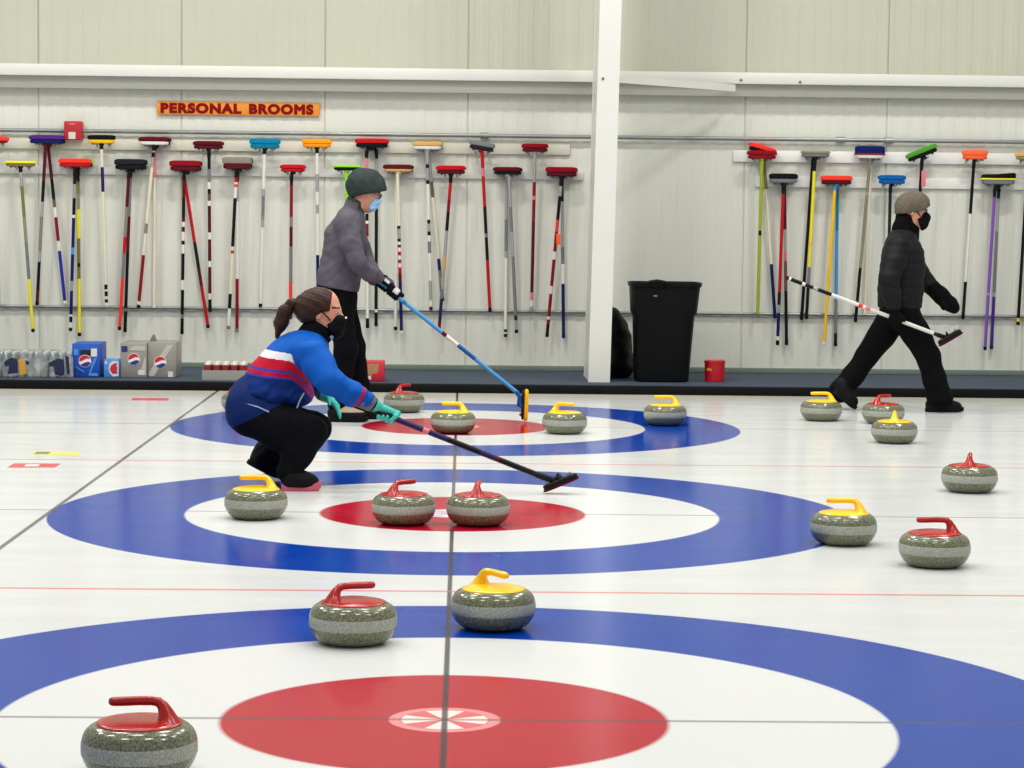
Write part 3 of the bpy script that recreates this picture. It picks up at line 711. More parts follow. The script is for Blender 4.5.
# ================================================================== THINGS ON THE WALKWAY
def carton(label, x0, x1, yt, yb, Y, depth, m, mdark, group, emblem=None, panels=(), flap=None):
    Y = float(onz((x0+x1)/2, yb, PZ)[1])
    a, c = at(x0, yt, Y), at(x1, yb, Y)
    zx = (a[0]+c[0])/2; w = c[0]-a[0]; h = a[2]-PZ
    root = thing('drink_carton', (zx, Y+depth/2, PZ), label, 'carton', group)
    bm = bmesh.new(); add_box(bm, (zx, Y+depth/2, PZ+h/2+0.001), (w, depth, h), 0.006, 2); bmobj('box', bm, m, root)
    def flat(nm, pts, mm, off, th=0.0012):
        bm = bmesh.new(); loft(bm, [[(p[0], Y-o, p[2]) for p in pts] for o in (off, off+th)]); return bmobj(nm, bm, mm, root, smooth=False)
    for i_, (q, mm) in enumerate(panels): flat('printed_panel', [at(x, y, Y) for x, y in q], mm, 0.0003+0.0007*i_)
    if emblem:
        ex, ey, er = emblem; ctr = at(ex, ey, Y); R = er/F_PX*(Y-CAM[1])
        e = thing('emblem', tuple(ctr-np.array([zx, Y+depth/2, PZ])), None, None); e.parent = root
        def seg(nm, f, mm, off):
            bm = bmesh.new(); loft(bm, [[(ctr[0]+R*p[0], Y-o, ctr[2]+R*p[1]) for p in f] for o in (off, off+0.0012)]); bmobj(nm, bm, mm, e, smooth=False)
        cir = [(math.cos(2*PI*i/32), math.sin(2*PI*i/32)) for i in range(32)]
        seg('disc', [(p[0]*1.08, p[1]*1.08) for p in cir], mat('emblem_white', (236, 232, 228), 0.5), 0.0016)
        wave = lambda x, o: o+0.16*math.sin(x*2.6+0.6)+0.12*x
        top = [(math.cos(t), math.sin(t)) for t in np.linspace(0.16, PI+0.18, 20)]; up = top+[(x, wave(x, 0.2)) for x in np.linspace(-0.92, 0.92, 10)]
        seg('upper_field', up, mat('emblem_red', (196, 24, 44), 0.5), 0.003)
        bot = [(math.cos(t), math.sin(t)) for t in np.linspace(PI+0.62, 2*PI-0.3, 18)]; dn = bot+[(x, wave(x, -0.3)-0.05) for x in np.linspace(0.88, -0.78, 10)]
        seg('lower_field', dn, mat('emblem_blue', (24, 50, 130), 0.5), 0.003)
    if flap:
        p = at(flap[0], yt, Y); bm = bmesh.new()
        loft(bm, [[(p[0]-0.03, Y+0.12, PZ+h), (p[0]+0.03, Y+0.12, PZ+h), (p[0]+0.03, Y+0.125, PZ+h), (p[0]-0.03, Y+0.125, PZ+h)],
                  [(p[0]+0.0, Y+0.10, PZ+h+0.055), (p[0]+0.018, Y+0.10, PZ+h+0.055), (p[0]+0.018, Y+0.105, PZ+h+0.055), (p[0]+0.0, Y+0.105, PZ+h+0.055)]])
        bmobj('torn_flap', bm, mdark, root, smooth=False)
    return root
cb_blue = mat('carton_blue', (22, 78, 178), 0.45, vary=0.15, scale=8); cb_lblue = mat('carton_light_blue', (70, 140, 214), 0.45)
cb_grey = mat('carton_silver', (150, 146, 138), 0.4, 0.15, vary=0.12, scale=8); cb_pale = mat('carton_pale', (186, 182, 172), 0.45)
cb_white = mat('carton_white', (214, 214, 210), 0.5); cb_dark = mat('carton_slot', (10, 12, 24), 0.6); cb_navy = mat('carton_navy', (30, 44, 110), 0.5)
cb_red = mat('carton_red', (196, 34, 54), 0.45)
G = 'drink cartons on the walkway'
carton('blue drink carton with a round red, white and blue emblem', 72.0, 99.8, 343.5, 377.5, 12.2, 0.34, cb_blue, cb_blue, G, (85, 361, 5.8),
       [([(74, 349), (78, 349), (78, 355), (74, 355)], cb_lblue), ([(80.5, 350), (91, 350), (91, 355.5), (80.5, 355.5)], cb_dark), ([(91, 348.5), (97, 348.5), (97, 356.5), (91, 356.5)], cb_white),
        ([(76, 366), (84, 371), (84, 372.5), (76, 367.5)], cb_lblue), ([(94, 358), (97, 358), (90, 375), (88.5, 375)], cb_lblue), ([(89, 373), (98, 373), (98, 376), (89, 376)], cb_lblue)], flap=None)
carton('small light blue carton with a red and white round print', 103.8, 119.2, 359.5, 377.7, 12.2, 0.14, cb_lblue, cb_blue, G, None,
       [([(105, 361), (107, 361), (107, 364), (105, 364)], cb_white), ([(110, 363), (113, 361), (118.5, 361.5), (118.5, 376), (113, 376.5), (109.5, 373), (108.5, 368)], cb_white),
        ([(111, 365.5), (114, 363.5), (117.5, 363), (116.5, 366), (117.5, 367), (117, 371), (118, 373.5), (113, 374), (110.8, 371.5), (110, 368.5)], cb_red)])
carton('silver drink carton with a dark corner square, left of its twin', 120.2, 146.8, 342.8, 377.7, 12.2, 0.34, cb_grey, cb_grey, G, (133.8, 359.3, 5.6),
       [([(121.5, 346), (127.5, 346), (127.5, 352), (121.5, 352)], cb_navy), ([(128, 350), (134, 346), (145, 346), (145, 351)], cb_pale), ([(139, 375), (145, 357), (146, 357), (146, 375)], cb_pale), ([(138, 370), (144.5, 370), (144.5, 375), (138, 375)], cb_white)])
carton('silver drink carton with a white corner square, right of its twin', 147.6, 176, 342.3, 377.7, 12.2, 0.34, cb_grey, cb_grey, G, (160.3, 362.3, 5.7),
       [([(149, 372), (167, 345), (173, 345), (154, 376), (149, 376)], cb_pale), ([(168, 371.5), (173, 371.5), (173, 377), (168, 377)], cb_white)], flap=(151,))
# shrink-wrapped packs of water bottles
def film_material():
    m = bpy.data.materials.new('clear_film'); m.use_nodes = True; nt = m.node_tree; nt.nodes.remove(nt.nodes['Principled BSDF'])
    o = nt.nodes['Material Output']; t = N(nt, 'ShaderNodeBsdfTransparent'); g = N(nt, 'ShaderNodeBsdfGlossy'); g.inputs['Roughness'].default_value = 0.15
    nz = N(nt, 'ShaderNodeTexNoise'); nz.inputs['Scale'].default_value = 14; tc = N(nt, 'ShaderNodeTexCoord'); nt.links.new(tc.outputs['Object'], nz.inputs['Vector'])
    mr = N(nt, 'ShaderNodeMapRange'); mr.inputs[1].default_value = 0.4; mr.inputs[2].default_value = 0.7; mr.inputs[3].default_value = 0.1; mr.inputs[4].default_value = 0.65
    nt.links.new(nz.outputs['Fac'], mr.inputs[0])
    x = N(nt, 'ShaderNodeMixShader'); nt.links.new(mr.outputs[0], x.inputs[0]); nt.links.new(t.outputs[0], x.inputs[1]); nt.links.new(g.outputs[0], x.inputs[2]); nt.links.new(x.outputs[0], o.inputs['Surface'])
    return m
film = film_material()
pet = mat('bottle_plastic', (112, 122, 122), 0.12, vary=0.1, scale=20, spec=0.8); capm = mat('bottle_cap', (218, 224, 222), 0.4)
def make_bottle():
    root = thing('water_bottle', (0, 0, 0), 'clear water bottle standing in a wrapped pack', 'bottle', 'water bottles in the wrapped packs')
    bm = bmesh.new(); lathe(bm, (0, 0, 0), [(0.024, 0), (0.03, 0.005), (0.0305, 0.03), (0.0285, 0.045), (0.0305, 0.06), (0.0305, 0.10), (0.0285, 0.115), (0.0305, 0.13), (0.026, 0.155), (0.016, 0.175), (0.0125, 0.183)], 16); bmobj('bottle', bm, pet, root)
    bm = bmesh.new(); lathe(bm, (0, 0, 0), [(0.0145, 0.182), (0.0145, 0.198), (0.012, 0.2)], 12); bmobj('cap', bm, capm, root)
    return root
bot = make_bottle(); firstb = True
def pack(label, xc, Y0, nx, ny, prints):
    global firstb
    w, d = nx*0.0625+0.006, ny*0.0625+0.006
    for i in range(nx):
        for j in range(ny):
            o = bot if firstb else copy_tree(bot); firstb = False
            o.location = (xc-w/2+0.0343+0.0625*i, Y0+0.0343+0.0625*j, PZ+0.001)
    root = thing('bottle_pack', (xc, Y0+d/2, PZ), label, 'wrapped pack', 'wrapped packs of water bottles')
    bm = bmesh.new(); e = 0.004
    def rg(z, ins): return [(xc-w/2-e+ins, Y0-e+ins, z), (xc+w/2+e-ins, Y0-e+ins, z), (xc+w/2+e-ins, Y0+d+e-ins, z), (xc-w/2-e+ins, Y0+d+e-ins, z)]
    loft(bm, [rg(PZ+0.001, 0), rg(PZ+0.15, 0), rg(PZ+0.196, 0.012), rg(PZ+0.206, 0.026)]); bmobj('plastic_film', bm, film, root, smooth=False)
    for poly, mm in prints:
        bm = bmesh.new(); loft(bm, [[(p[0], Y0-e-o, p[2]) for p in [at(x, y, Y0) for x, y in poly]] for o in (0.001, 0.0022)]); bmobj('printed_label', bm, mm, root, smooth=False)
navyp = mat('label_navy', (16, 26, 66), 0.35, vary=0.2, scale=20); ochrep = mat('label_ochre', (214, 150, 40), 0.4)
YP = float(onz(35, 377.8, PZ)[1])
xp = lambda x: float(at(x, 370, YP)[0])
pack('wrapped pack of water bottles with a navy and ochre label, cut by the left edge', xp(9), YP, 6, 4, [([(4, 362), (8, 359), (13, 357.5), (17, 359), (18.5, 373), (8, 374), (9, 366), (5, 366)], navyp), ([(18.5, 359.5), (24.5, 359), (26.5, 373.5), (20.5, 375)], ochrep), ([(25.5, 360), (29.5, 362), (29, 364), (26, 365)], navyp)])
pack('wrapped pack of water bottles with a plain navy label, beside the blue drink carton', xp(52), YP, 5, 4, [([(48.5, 363), (54, 360), (58, 358.5), (64, 359.5), (64.5, 374), (62, 376), (55, 374.5), (54, 367), (49.5, 366.5)], navyp), ([(65, 355), (69, 357), (70, 374), (67, 374)], navyp)])
# tray of cans
def can_tray(label, x0, x1, yb, Y, nx, ny, tray_c, rows):
    Y = float(onz((x0+x1)/2, yb, PZ)[1])
    a, c = at(x0, yb, Y), at(x1, yb, Y); w = c[0]-a[0]; st = w/nx; rr = min(st*0.47, 0.033); d = ny*rr*2.1
    root = thing('can_tray', ((a[0]+c[0])/2, Y+d/2, PZ), label, 'tray', 'trays of canned drinks')
    bm = bmesh.new(); xm = (a[0]+c[0])/2
    add_box(bm, (xm, Y+d/2, PZ+0.004), (w+0.012, d+0.012, 0.006)); hh = 0.075
    for s in (-1, 1):
        add_box(bm, (xm+s*(w/2+0.005), Y+d/2, PZ+hh/2), (0.004, d+0.012, hh)); add_box(bm, (xm, Y+d/2+s*(d/2+0.005), PZ+hh/2), (w+0.012, 0.004, hh))
    bmobj('tray', bm, tray_c, root, smooth=False)
    bm = bmesh.new(); loft(bm, [[(xm-w*0.3, Y-0.003-o, PZ+0.018), (xm+w*0.32, Y-0.003-o, PZ+0.018), (xm+w*0.36, Y-0.003-o, PZ+0.07), (xm-w*0.26, Y-0.003-o, PZ+0.07)] for o in (0, 0.001)])
    bmobj('printed_panel', bm, rows, root, smooth=False)
    return xm, w, st, rr, Y
can_red = mat('can_red', (120, 30, 34), 0.3, vary=0.4, scale=25); can_top = mat('can_top', (226, 222, 214), 0.3, 0.4)
xm, w, st, rr, YT = can_tray('low grey tray of silver-topped cans with a tan print, left of the crouching player', 203, 247, 380, 12.05, 5, 3, mat('tray_grey', (150, 150, 142), 0.5), mat('tray_tan', (160, 112, 54), 0.5, vary=0.3, scale=30))
cans = thing('drink_can', (0, 0, 0), 'dark red can with a bright silver top standing in a low tray', 'can', 'cans in the trays')
bm = bmesh.new(); lathe(bm, (0, 0, 0), [(0.024, 0), (rr*0.97, 0.008), (rr*0.97, 0.108), (rr*0.8, 0.122)], 16); bmobj('can', bm, can_red, cans)
bm = bmesh.new(); lathe(bm, (0, 0, 0), [(rr*0.98, 0.106), (rr*0.85, 0.122), (rr*0.82, 0.126), (rr*0.7, 0.122), (0.01, 0.121)], 16); bmobj('lid', bm, can_top, cans)
fst = True
for i in range(5):
    for j in range(3):
        o = cans if fst else copy_tree(cans); fst = False
        o.location = (xm-w/2+st*(i+0.5), YT+rr*1.05+rr*2.1*j, PZ+0.008)
carton('red carton with a tan printed panel behind the legs of the man in grey', 363, 384, 361.5, 381.5, 12.0, 0.2, cb_red, cb_red, G, None,
       [([(364, 364), (379, 364), (378, 373), (364, 376)], mat('tray_tan2', (170, 120, 80), 0.5, vary=0.3, scale=30)), ([(365, 377), (371, 375.5), (371, 379.5), (365, 379.5)], cb_white)])
# bin
binm = mat('bin_plastic', (7, 9, 10), 0.5, vary=0.2, scale=8, spec=0.15)
YB = 12.02
b0 = at(663, 383, YB-0.22); zt_ = zat(665, 283, YB-0.25)
def rsq(x, y, z, hw, hd, n=32, e=7.0):
    o = []
    for i in range(n):
        t = 2*PI*i/n; ca, sa = math.cos(t), math.sin(t); k = (abs(ca)**e+abs(sa)**e)**(-1/e); o.append((x+hw*ca*k, y+hd*sa*k, z))
    return o
S = 17.95/F_PX
bx, bt_ = float(b0[0]), float(at(667.3, 283, YB-0.25)[0])
H = zt_-PZ
root = thing('waste_bin', (bx, YB, PZ), 'tall square black waste bin on the walkway beside the white column', 'waste bin')
bm = bmesh.new()
def hwz(t): return (26.8+(34.5-26.8)*t)*S
def bxz(t): return bx+(bt_-bx)*t
R_ = []
for t, add in ((0, -0.012), (0.012, 0), (0.66, -0.012), (0.70, 0.004), (0.955, 0.004), (0.96, 0.014), (1.0, 0.016), (1.0, 0.0), (0.93, -0.012), (0.05, -0.03)):
    R_.append(rsq(bxz(t), YB, PZ+H*t, hwz(t)+add, (hwz(t)+add)*0.92))
loft(bm, R_); bmobj('bin_body', bm, binm, root)
bm = bmesh.new()
tube(bm, [(bxz(1)-0.155, YB-0.28, PZ+H*0.96), (bxz(1)-0.14, YB-0.31, PZ+H+0.006), (bxz(1)-0.085, YB-0.32, PZ+H+0.014), (bxz(1)-0.025, YB-0.31, PZ+H+0.004), (bxz(1)-0.01, YB-0.28, PZ+H*0.955)], 0.017, 10)
bmobj('grab_handle', bm, binm, root)
bm = bmesh.new(); p = at(655.5, 296, YB-0.27); add_box(bm, (p[0], YB-0.2655, p[2]), (0.03, 0.02, 0.014), 0.004, 2); bmobj('rivet', bm, mat('rivet_grey', (120, 124, 122), 0.35, 0.5), root)
bagm = mat('bag_plastic', (6, 7, 8), 0.45, vary=0.3, scale=10, spec=0.2)
root = thing('waste_bag', (float(at(617, 384, 12.2)[0]), 12.3, PZ), 'black plastic sack between the white column and the square black bin', 'sack')
cx_ = cb[0]+wcol/2+0.012
prims = [ell((cx_-0.02, 12.40, PZ+0.22), (0.225, 0.20, 0.36), k=0.04), ell((cx_+0.02, 12.40, PZ+0.10), (0.20, 0.22, 0.19), k=0.05)]
sdf_mesh('sack', prims, 0.014, bagm, root, cuts=[((cx_+0.004, 0, 0), (-1, 0, 0)), ((0, 0, PZ+0.001), (0, 0, -1))], noise=folds(0.006, 34))
# red tub
p = at(714.5, 381, 12.0); rp = 10.6*S*1.01; hp = zat(714, 361.5, 11.9)-PZ
root = thing('red_tub', (p[0], 12.0, PZ), 'small red tub with a yellow mark standing right of the black bin', 'tub')
bm = bmesh.new(); lathe(bm, (p[0], 12.0, PZ), [(rp*0.9, 0), (rp*0.95, 0.004), (rp*0.98, hp*0.9), (rp*1.02, hp*0.91), (rp*1.02, hp), (rp*0.9, hp+0.002)], 32); tubm = mat('tub_red', (188, 16, 32), 0.3)
bmobj('tub', bm, tubm, root)
bm = bmesh.new(); lathe(bm, (p[0], 12.0, PZ), [(rp*0.9, hp+0.001), (rp*0.88, hp+0.006), (rp*0.3, hp+0.007)], 32); bmobj('lid', bm, tubm, root)
bm = bmesh.new(); q = at(709, 370, 11.92)
for k in range(3):
    ang = math.asin((q[0]-p[0])/rp)+(k-1)*0.2
    add_box(bm, (p[0]+rp*0.985*math.sin(ang), 12.0-rp*0.985*math.cos(ang), q[2]+0.004*(k % 2)), (0.013, 0.004, 0.017+0.004*(k % 2)), 0.001, 1, rot=Matrix.Rotation(ang, 3, 'Z'))
bmobj('yellow_mark', bm, mat('mark_yellow', (220, 170, 50), 0.5), root)
# ================================================================== LIGHT
def area(name, loc, sx, sy, power, color=(1, 0.985, 0.95)):
    l = bpy.data.lights.new(name, 'AREA'); l.shape = 'RECTANGLE'; l.size = sx; l.size_y = sy; l.energy = power; l.color = color
    o = bpy.data.objects.new(name, l); COL.objects.link(o); o.location = loc; return o
LP = 104
for Y, xs, k in ((9.3, (-6.2, -1.0, 4.2), 1.95), (5.4, (-6.6, -2.9, 0.8, 4.5), 1.0), (2.0, (-4.8, -1.4, 2.0, 5.4), 0.8), (-1.8, (-3.0, 1.0, 4.6), 0.8)):
    for x in xs: area('ceiling_lamp', (x, Y, 7.2), 1.2, 0.4, LP*k, (1, 0.99, 0.965))
bm = bmesh.new(); add_box(bm, (0, 2.6, 7.9), (26, 22, 0.1)); tag(bmobj('ceiling', bm, mat('ceiling_white', (215, 215, 210), 0.7), smooth=False), 'white ceiling of the curling hall', kind='structure')
wd = bpy.data.worlds.new('world'); SC.world = wd; wd.use_nodes = True
wd.node_tree.nodes['Background'].inputs[0].default_value = (0.95, 0.98, 1.0, 1); wd.node_tree.nodes['Background'].inputs[1].default_value = 0.42
# ================================================================== PEOPLE
skin = mat('skin', (214, 150, 122), 0.5, vary=0.06, scale=30, spec=0.3)
eye_dark = mat('eye_dark', (44, 30, 26), 0.2); eye_white = mat('eye_white', (226, 218, 212), 0.25); brow_m = mat('eyebrow', (70, 44, 32), 0.8); lip_m = mat('lips', (176, 92, 86), 0.5)
def cloth(name, c, rough=0.85, bump=0.3, bs=300, vary=0.12): return mat(name, c, rough, bump=bump, bscale=bs, vary=vary, scale=25, spec=0.08)
def nrm(v): v = np.array(v, float); return v/np.linalg.norm(v)
def grip(center, s, elbow, rs, k=0.010, side=1, thumb=1, g=1.0):
    """a hand closed round a shaft of radius rs: palm, four fingers of unequal length curled round it, a thumb the other way.
    s: shaft direction; elbow: where the forearm comes from; side: which side of the shaft the palm lies on"""
    c = V3(center); s = nrm(s); w = V3(elbow)-c; w = nrm(w-s*(w@s)*0.8); w = nrm(w-s*(w@s))
    e2 = -w; e1 = np.cross(s, e2)*side
    R = rs+0.010*g
    def P(th, off, rr=R): return c+s*off+rr*(math.cos(th)*e1+math.sin(th)*e2)
    wrist = c+nrm(V3(elbow)-c)*0.085+e1*(R*0.6)
    out = []
    kn = []
    for i, (off, ln) in enumerate(((0.031, 0.92), (0.0105, 1.0), (-0.0105, 0.95), (-0.031, 0.8))):
        off *= g*thumb
        ths = [0.15, 0.9, 1.7, 2.5, 3.3, 4.0*ln]
        pts = [P(t, off, R*(1.15 if t < 1 else 1.0)+(0.006 if i in (1, 2) and t < 1.8 else 0.0)) for t in ths]
        out += chain(pts, [0.0115*g, 0.0112*g, 0.0105*g, 0.0098*g, 0.0092*g, 0.0080*g], k=0.004, t='finger'); kn.append(pts[0])
        out.append(cap(pts[0], wrist, 0.0125*g, 0.018*g, k=0.014, t='palm'))
    tb = c+nrm(V3(elbow)-c)*0.045+e1*R+s*0.03*g*thumb
    tp = [tb, P(-0.6, 0.050*g*thumb, R*1.2), P(-1.5, 0.046*g*thumb), P(-2.3, 0.040*g*thumb)]
    out += chain(tp, [0.016*g, 0.0135*g, 0.0115*g, 0.0092*g], k=0.008, t='thumb')
    return out, wrist
def relaxed(wrist, d, pn, th, g=1.0, curl=0.45):
    """open hand hanging loosely: d finger direction, pn palm normal (the way fingers curl), th thumb side"""
    w = V3(wrist); d = nrm(d); pn = nrm(V3(pn)-d*(V3(pn)@d)); th = V3(th); th = nrm(th-d*(th@d)-pn*(th@pn)); out = []
    for i, (off, ln) in enumerate(((0.031, 0.90), (0.011, 1.0), (-0.010, 0.94), (-0.029, 0.76))):
        base = w+d*0.085*g+th*off*g
        pts = [base]; a = 0.1+0.05*i; p = base
        for L in (0.040*ln, 0.026*ln, 0.020*ln):
            a += curl; p = p+(d*math.cos(a)+pn*math.sin(a))*L*g; pts.append(p)
        out += chain(pts, [0.0118*g, 0.0108*g, 0.0098*g, 0.0082*g], k=0.004)
        out.append(cap(w, base, 0.021*g, 0.0128*g, k=0.015))
    t0 = w+d*0.03*g+th*0.026*g
    out += chain([t0, t0+(d*0.6+th*0.8)*0.036*g, t0+(d*0.9+th*0.75+pn*0.3)*0.060*g], [0.016*g, 0.0125*g, 0.0092*g], k=0.008)
    return out
def shrink(prims, a, lo=0.012):
    o = []
    for p in prims:
        q = dict(p)
        if q['kind'] == 'cap': q['ra'] = max(lo, q['ra']-a); q['rb'] = max(lo, q['rb']-a)
        else: q['r'] = np.maximum(q['r']-a, 0.012)
        o.append(q)
    return o
def shoe(parent, heel, toe, zsole, ankle, m_up, m_sole, h=0.006, pitch=0.0, wid=0.047, upper_noise=None, sole_t=0.022, low=None):
    """heel and toe are ground-plane points (x, y, z of the sole's underside)"""
    hl, t = V3(heel), V3(toe); d = t-hl; L = np.linalg.norm(d); d = d/L
    side = nrm(np.cross((0, 0, 1), d)); up = nrm(np.cross(d, side))
    if up[2] < 0: up = -up
    A = hl+d*0.05+up*0.05; Bm = hl+d*L*0.55+up*0.042; T = hl+d*(L-0.048)+up*0.036
    pr = [cap(A, Bm, 0.044, 0.046, 0.02), cap(Bm, T, 0.046, 0.038, 0.02, wide=(side, 1.12)), cap(A, V3(ankle), 0.046, 0.046, 0.03), cap(V3(ankle)*0.6+A*0.4, Bm+d*0.03, 0.040, 0.036, 0.03)]
    o = sdf_mesh('shoe', pr, h, m_up, parent, cuts=[(hl+up*(sole_t*0.5), -up), (V3(ankle)+up*0.055, up)], pick=low, noise=upper_noise)
    bm = bmesh.new(); rings = []
    for hh, ins in ((0.0, 0.004), (0.004, 0.0), (sole_t, 0.0), (sole_t+0.003, 0.004)):
        ring = []
        for i in range(32):
            a = 2*PI*i/32; u = math.cos(a); v = math.sin(a)
            ll = L/2+0.004-ins; ww = wid*(1.0+0.10*u)*(1.0-0.13*math.exp(-((u+0.1)/0.3)**2))-ins
            kx = (abs(u)**2.6+abs(v)**2.6)**(-1/2.6)
            ring.append(hl+d*(L/2+ll*u*kx)+side*(ww*v*kx)+up*(hh+0.010*max(0, u*kx)**4))
        rings.append(ring)
    loft(bm, rings); so = bmobj('sole', bm, m_sole, None)
    so.data.transform(Matrix.Translation(-loc_of(o))); so.parent = o
    return o
def face(head_c, d, up, sc=1.0, skull=(0.098, 0.077, 0.115), nose=0.0):
    """head primitives: skull, jaw, nose, brow, ears; d is the facing direction, up the head's up"""
    c = V3(head_c); d = nrm(d); up = nrm(V3(up)-d*(V3(up)@d)); s = np.cross(up, d)
    def Q(f, l, u): return c+(d*f+s*l+up*u)*sc
    rot = math.atan2(up[0], up[2])
    pr = [ell(c+up*0.012, np.array(skull)*sc, rot, 0.02), ell(Q(0.03, 0, -0.055), np.array((0.066, 0.058, 0.072))*sc, rot, 0.03),
          cap(Q(0.062, 0, -0.108), Q(0.03, 0, -0.09), 0.028*sc, 0.045*sc, 0.03),
          cap(Q(0.094, 0, 0.004), Q(0.117, 0, -0.034), 0.010*sc, 0.0155*sc, 0.014),
          cap(Q(0.086, -0.035, 0.016), Q(0.086, 0.035, 0.016), 0.012*sc, None, 0.02),
          cap(Q(0.088, -0.02, -0.070), Q(0.088, 0.02, -0.070), 0.012*sc, None, 0.016)]
    for q in (-1, 1):
        pr.append(ell(Q(-0.005, q*0.079, -0.018), np.array((0.017, 0.010, 0.030))*sc, rot+0.15, 0.006))
        pr.append(ell(Q(0.08, q*0.032, 0.0), np.array((0.014, 0.015, 0.013))*sc, rot, 0.006))
    def pk(ctr, prims):
        mi = np.zeros(len(ctr), int)
        q = ctr-c
        f, l, u = q@d/sc, q@s/sc, q@up/sc
        r = np.sqrt((np.abs(l)-0.034)**2+((u-0.0)*1.5)**2)
        mi[(f > 0.07) & (r < 0.014)] = 2; mi[(f > 0.07) & (np.sqrt((np.abs(l)-0.035)**2+u**2) < 0.0075)] = 1
        mi[(f > 0.05) & (np.abs(np.abs(l)-0.034) < 0.022) & (np.abs(u-0.026) < 0.0055)] = 3
        mi[(f > 0.07) & (np.abs(l) < 0.024) & (np.abs(u+0.070) < 0.009)] = 4
        return mi
    return pr, Q, pk
BODY_M = [skin, eye_dark, eye_white, brow_m, lip_m]
black_cl = cloth('cloth_black', (13, 13, 15), 0.9); glove_blk = cloth('glove_black', (15, 15, 18), 0.7)
YAX = (0, 1, 0)
# ------------------------------------------------------------------ standing man in grey
YA = 9.02
def A_(x, y, dy=0.0): return at(x, y, YA+dy)
man = thing('person', (float(A_(346, 420)[0]), YA, 0), 'standing person in a grey fleece, dark knit hat and blue mask, holding a blue broom', 'person')
tors = chain([A_(335.5, 296), A_(338.5, 280), A_(342, 260), A_(345, 237), A_(350, 221)], [0.138, 0.135, 0.130, 0.126, 0.092], 0.04, (YAX, 1.32), 'torso') + [cap(A_(349, 222, -0.12), A_(352, 222, 0.12), 0.082, None, 0.05, t='torso'), cap(A_(352, 214), A_(359, 198), 0.072, 0.066, 0.03, t='collar')]
armR = chain([A_(346, 224, -0.17), A_(351, 242, -0.215), A_(357, 261, -0.235), A_(369, 274, -0.16), A_(379, 284, -0.06)], [0.078, 0.067, 0.058, 0.050, 0.040], 0.03, None, 'arm')
armL = chain([A_(353, 224, 0.17), A_(364, 258, 0.22), A_(376, 278, 0.12), A_(388, 288, 0.05)], [0.078, 0.058, 0.050, 0.040], 0.03, None, 'arm')
sA, sB = A_(374, 278), A_(519.5, 394.5)
sh = nrm(sB-sA)
gR = sA+(sB-sA)*((383-374)/145.5); gL = sA+(sB-sA)*((393.5-374)/145.5)
hR, wR = grip(gR, sh, A_(357, 261, -0.235), 0.0135, side=1, thumb=1)
hL, wL = grip(gL, sh, A_(368, 266, 0.2), 0.0135, side=-1, thumb=1)
armR = armR[:-1]+[cap(A_(369, 274, -0.16), wR, 0.050, 0.038, 0.03, t='arm')]; armL = armL[:-1]+[cap(A_(376, 278, 0.12), wL, 0.050, 0.038, 0.03, t='arm')]
hipz = [cap(A_(338.5, 280), A_(339, 303), 0.130, 0.118, 0.04, (YAX, 1.30))]
legR = chain([A_(338, 302, -0.085), A_(346, 350, -0.10), A_(337, 404, -0.07)], [0.098, 0.074, 0.062], 0.03)
legL = chain([A_(341, 302, 0.085), A_(353, 347, 0.10), A_(359, 388, 0.14), A_(359, 402, 0.15)], [0.098, 0.076, 0.069, 0.066], 0.03)
hp, Q, pk = face(A_(366.2, 191.5), (math.cos(0.36), -0.05, -math.sin(0.36)), (math.sin(0.36), 0, math.cos(0.36)), 0.92)
neck = [cap(A_(352, 212), A_(364, 196), 0.058, 0.054, 0.03)]
body = shrink(tors[1:-1]+armR+armL+hipz+legR+legL, 0.02)+neck+hp+shrink(hR+hL, 0.004, 0.004)
sdf_mesh('body', body, 0.0065, BODY_M, man, pick=pk)
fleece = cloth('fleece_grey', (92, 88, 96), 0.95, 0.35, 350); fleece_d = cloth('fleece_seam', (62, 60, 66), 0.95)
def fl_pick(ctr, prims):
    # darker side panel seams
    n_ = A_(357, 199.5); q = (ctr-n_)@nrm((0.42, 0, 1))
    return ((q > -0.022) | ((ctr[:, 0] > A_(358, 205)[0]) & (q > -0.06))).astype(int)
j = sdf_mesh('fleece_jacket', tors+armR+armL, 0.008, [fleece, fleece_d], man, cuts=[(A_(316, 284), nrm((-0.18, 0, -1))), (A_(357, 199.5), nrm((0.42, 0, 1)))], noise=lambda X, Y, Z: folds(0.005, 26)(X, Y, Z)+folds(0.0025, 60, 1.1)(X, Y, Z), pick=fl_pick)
for dy, nm in ((-1, 0), (1, 1)):
    bm = bmesh.new(); wv = wR if dy < 0 else wL; el = A_(369, 274, -0.16) if dy < 0 else A_(376, 278, 0.12); dv = nrm(wv-el)
    tube(bm, [wv-dv*0.012, wv+dv*0.016], [0.040, 0.038], 16); bmobj('cuff', bm, fleece_d, j)
sdf_mesh('trousers', hipz+legR+legL, 0.008, black_cl, man, noise=folds(0.004, 24, 1.0), cuts=[(A_(338, 272), (0, 0, 1)), ((0, 0, 0.07), (0, 0, -1))])
beige = cloth('shoe_beige', (178, 160, 140), 0.7); rub = mat('shoe_rubber', (10, 10, 12), 0.6, spec=0.15); blk_sh = mat('shoe_black', (11, 11, 13), 0.6, bump=0.15, spec=0.15)
aR = A_(337, 404, -0.07)
gr_ = onz(343, 421.5); zl = lambda ctr, p: ((ctr[:, 2] < 0.066) | (ctr[:, 0] < float(onz(338, 421)[0]))).astype(int)
shoe(man, (float(onz(328, 421)[0]), YA-0.07, 0.0), (float(onz(328, 421)[0])+0.265, YA-0.09, 0.0), 0, (float(aR[0]), YA-0.07, 0.085), [beige, rub], rub, low=zl)
aL = A_(359, 402, 0.15)
shoe(man, (float(aL[0])-0.06, YA+0.15, 0.0), (float(aL[0])+0.2, YA+0.17, 0.0), 0, (float(aL[0]), YA+0.15, 0.085), blk_sh, rub)
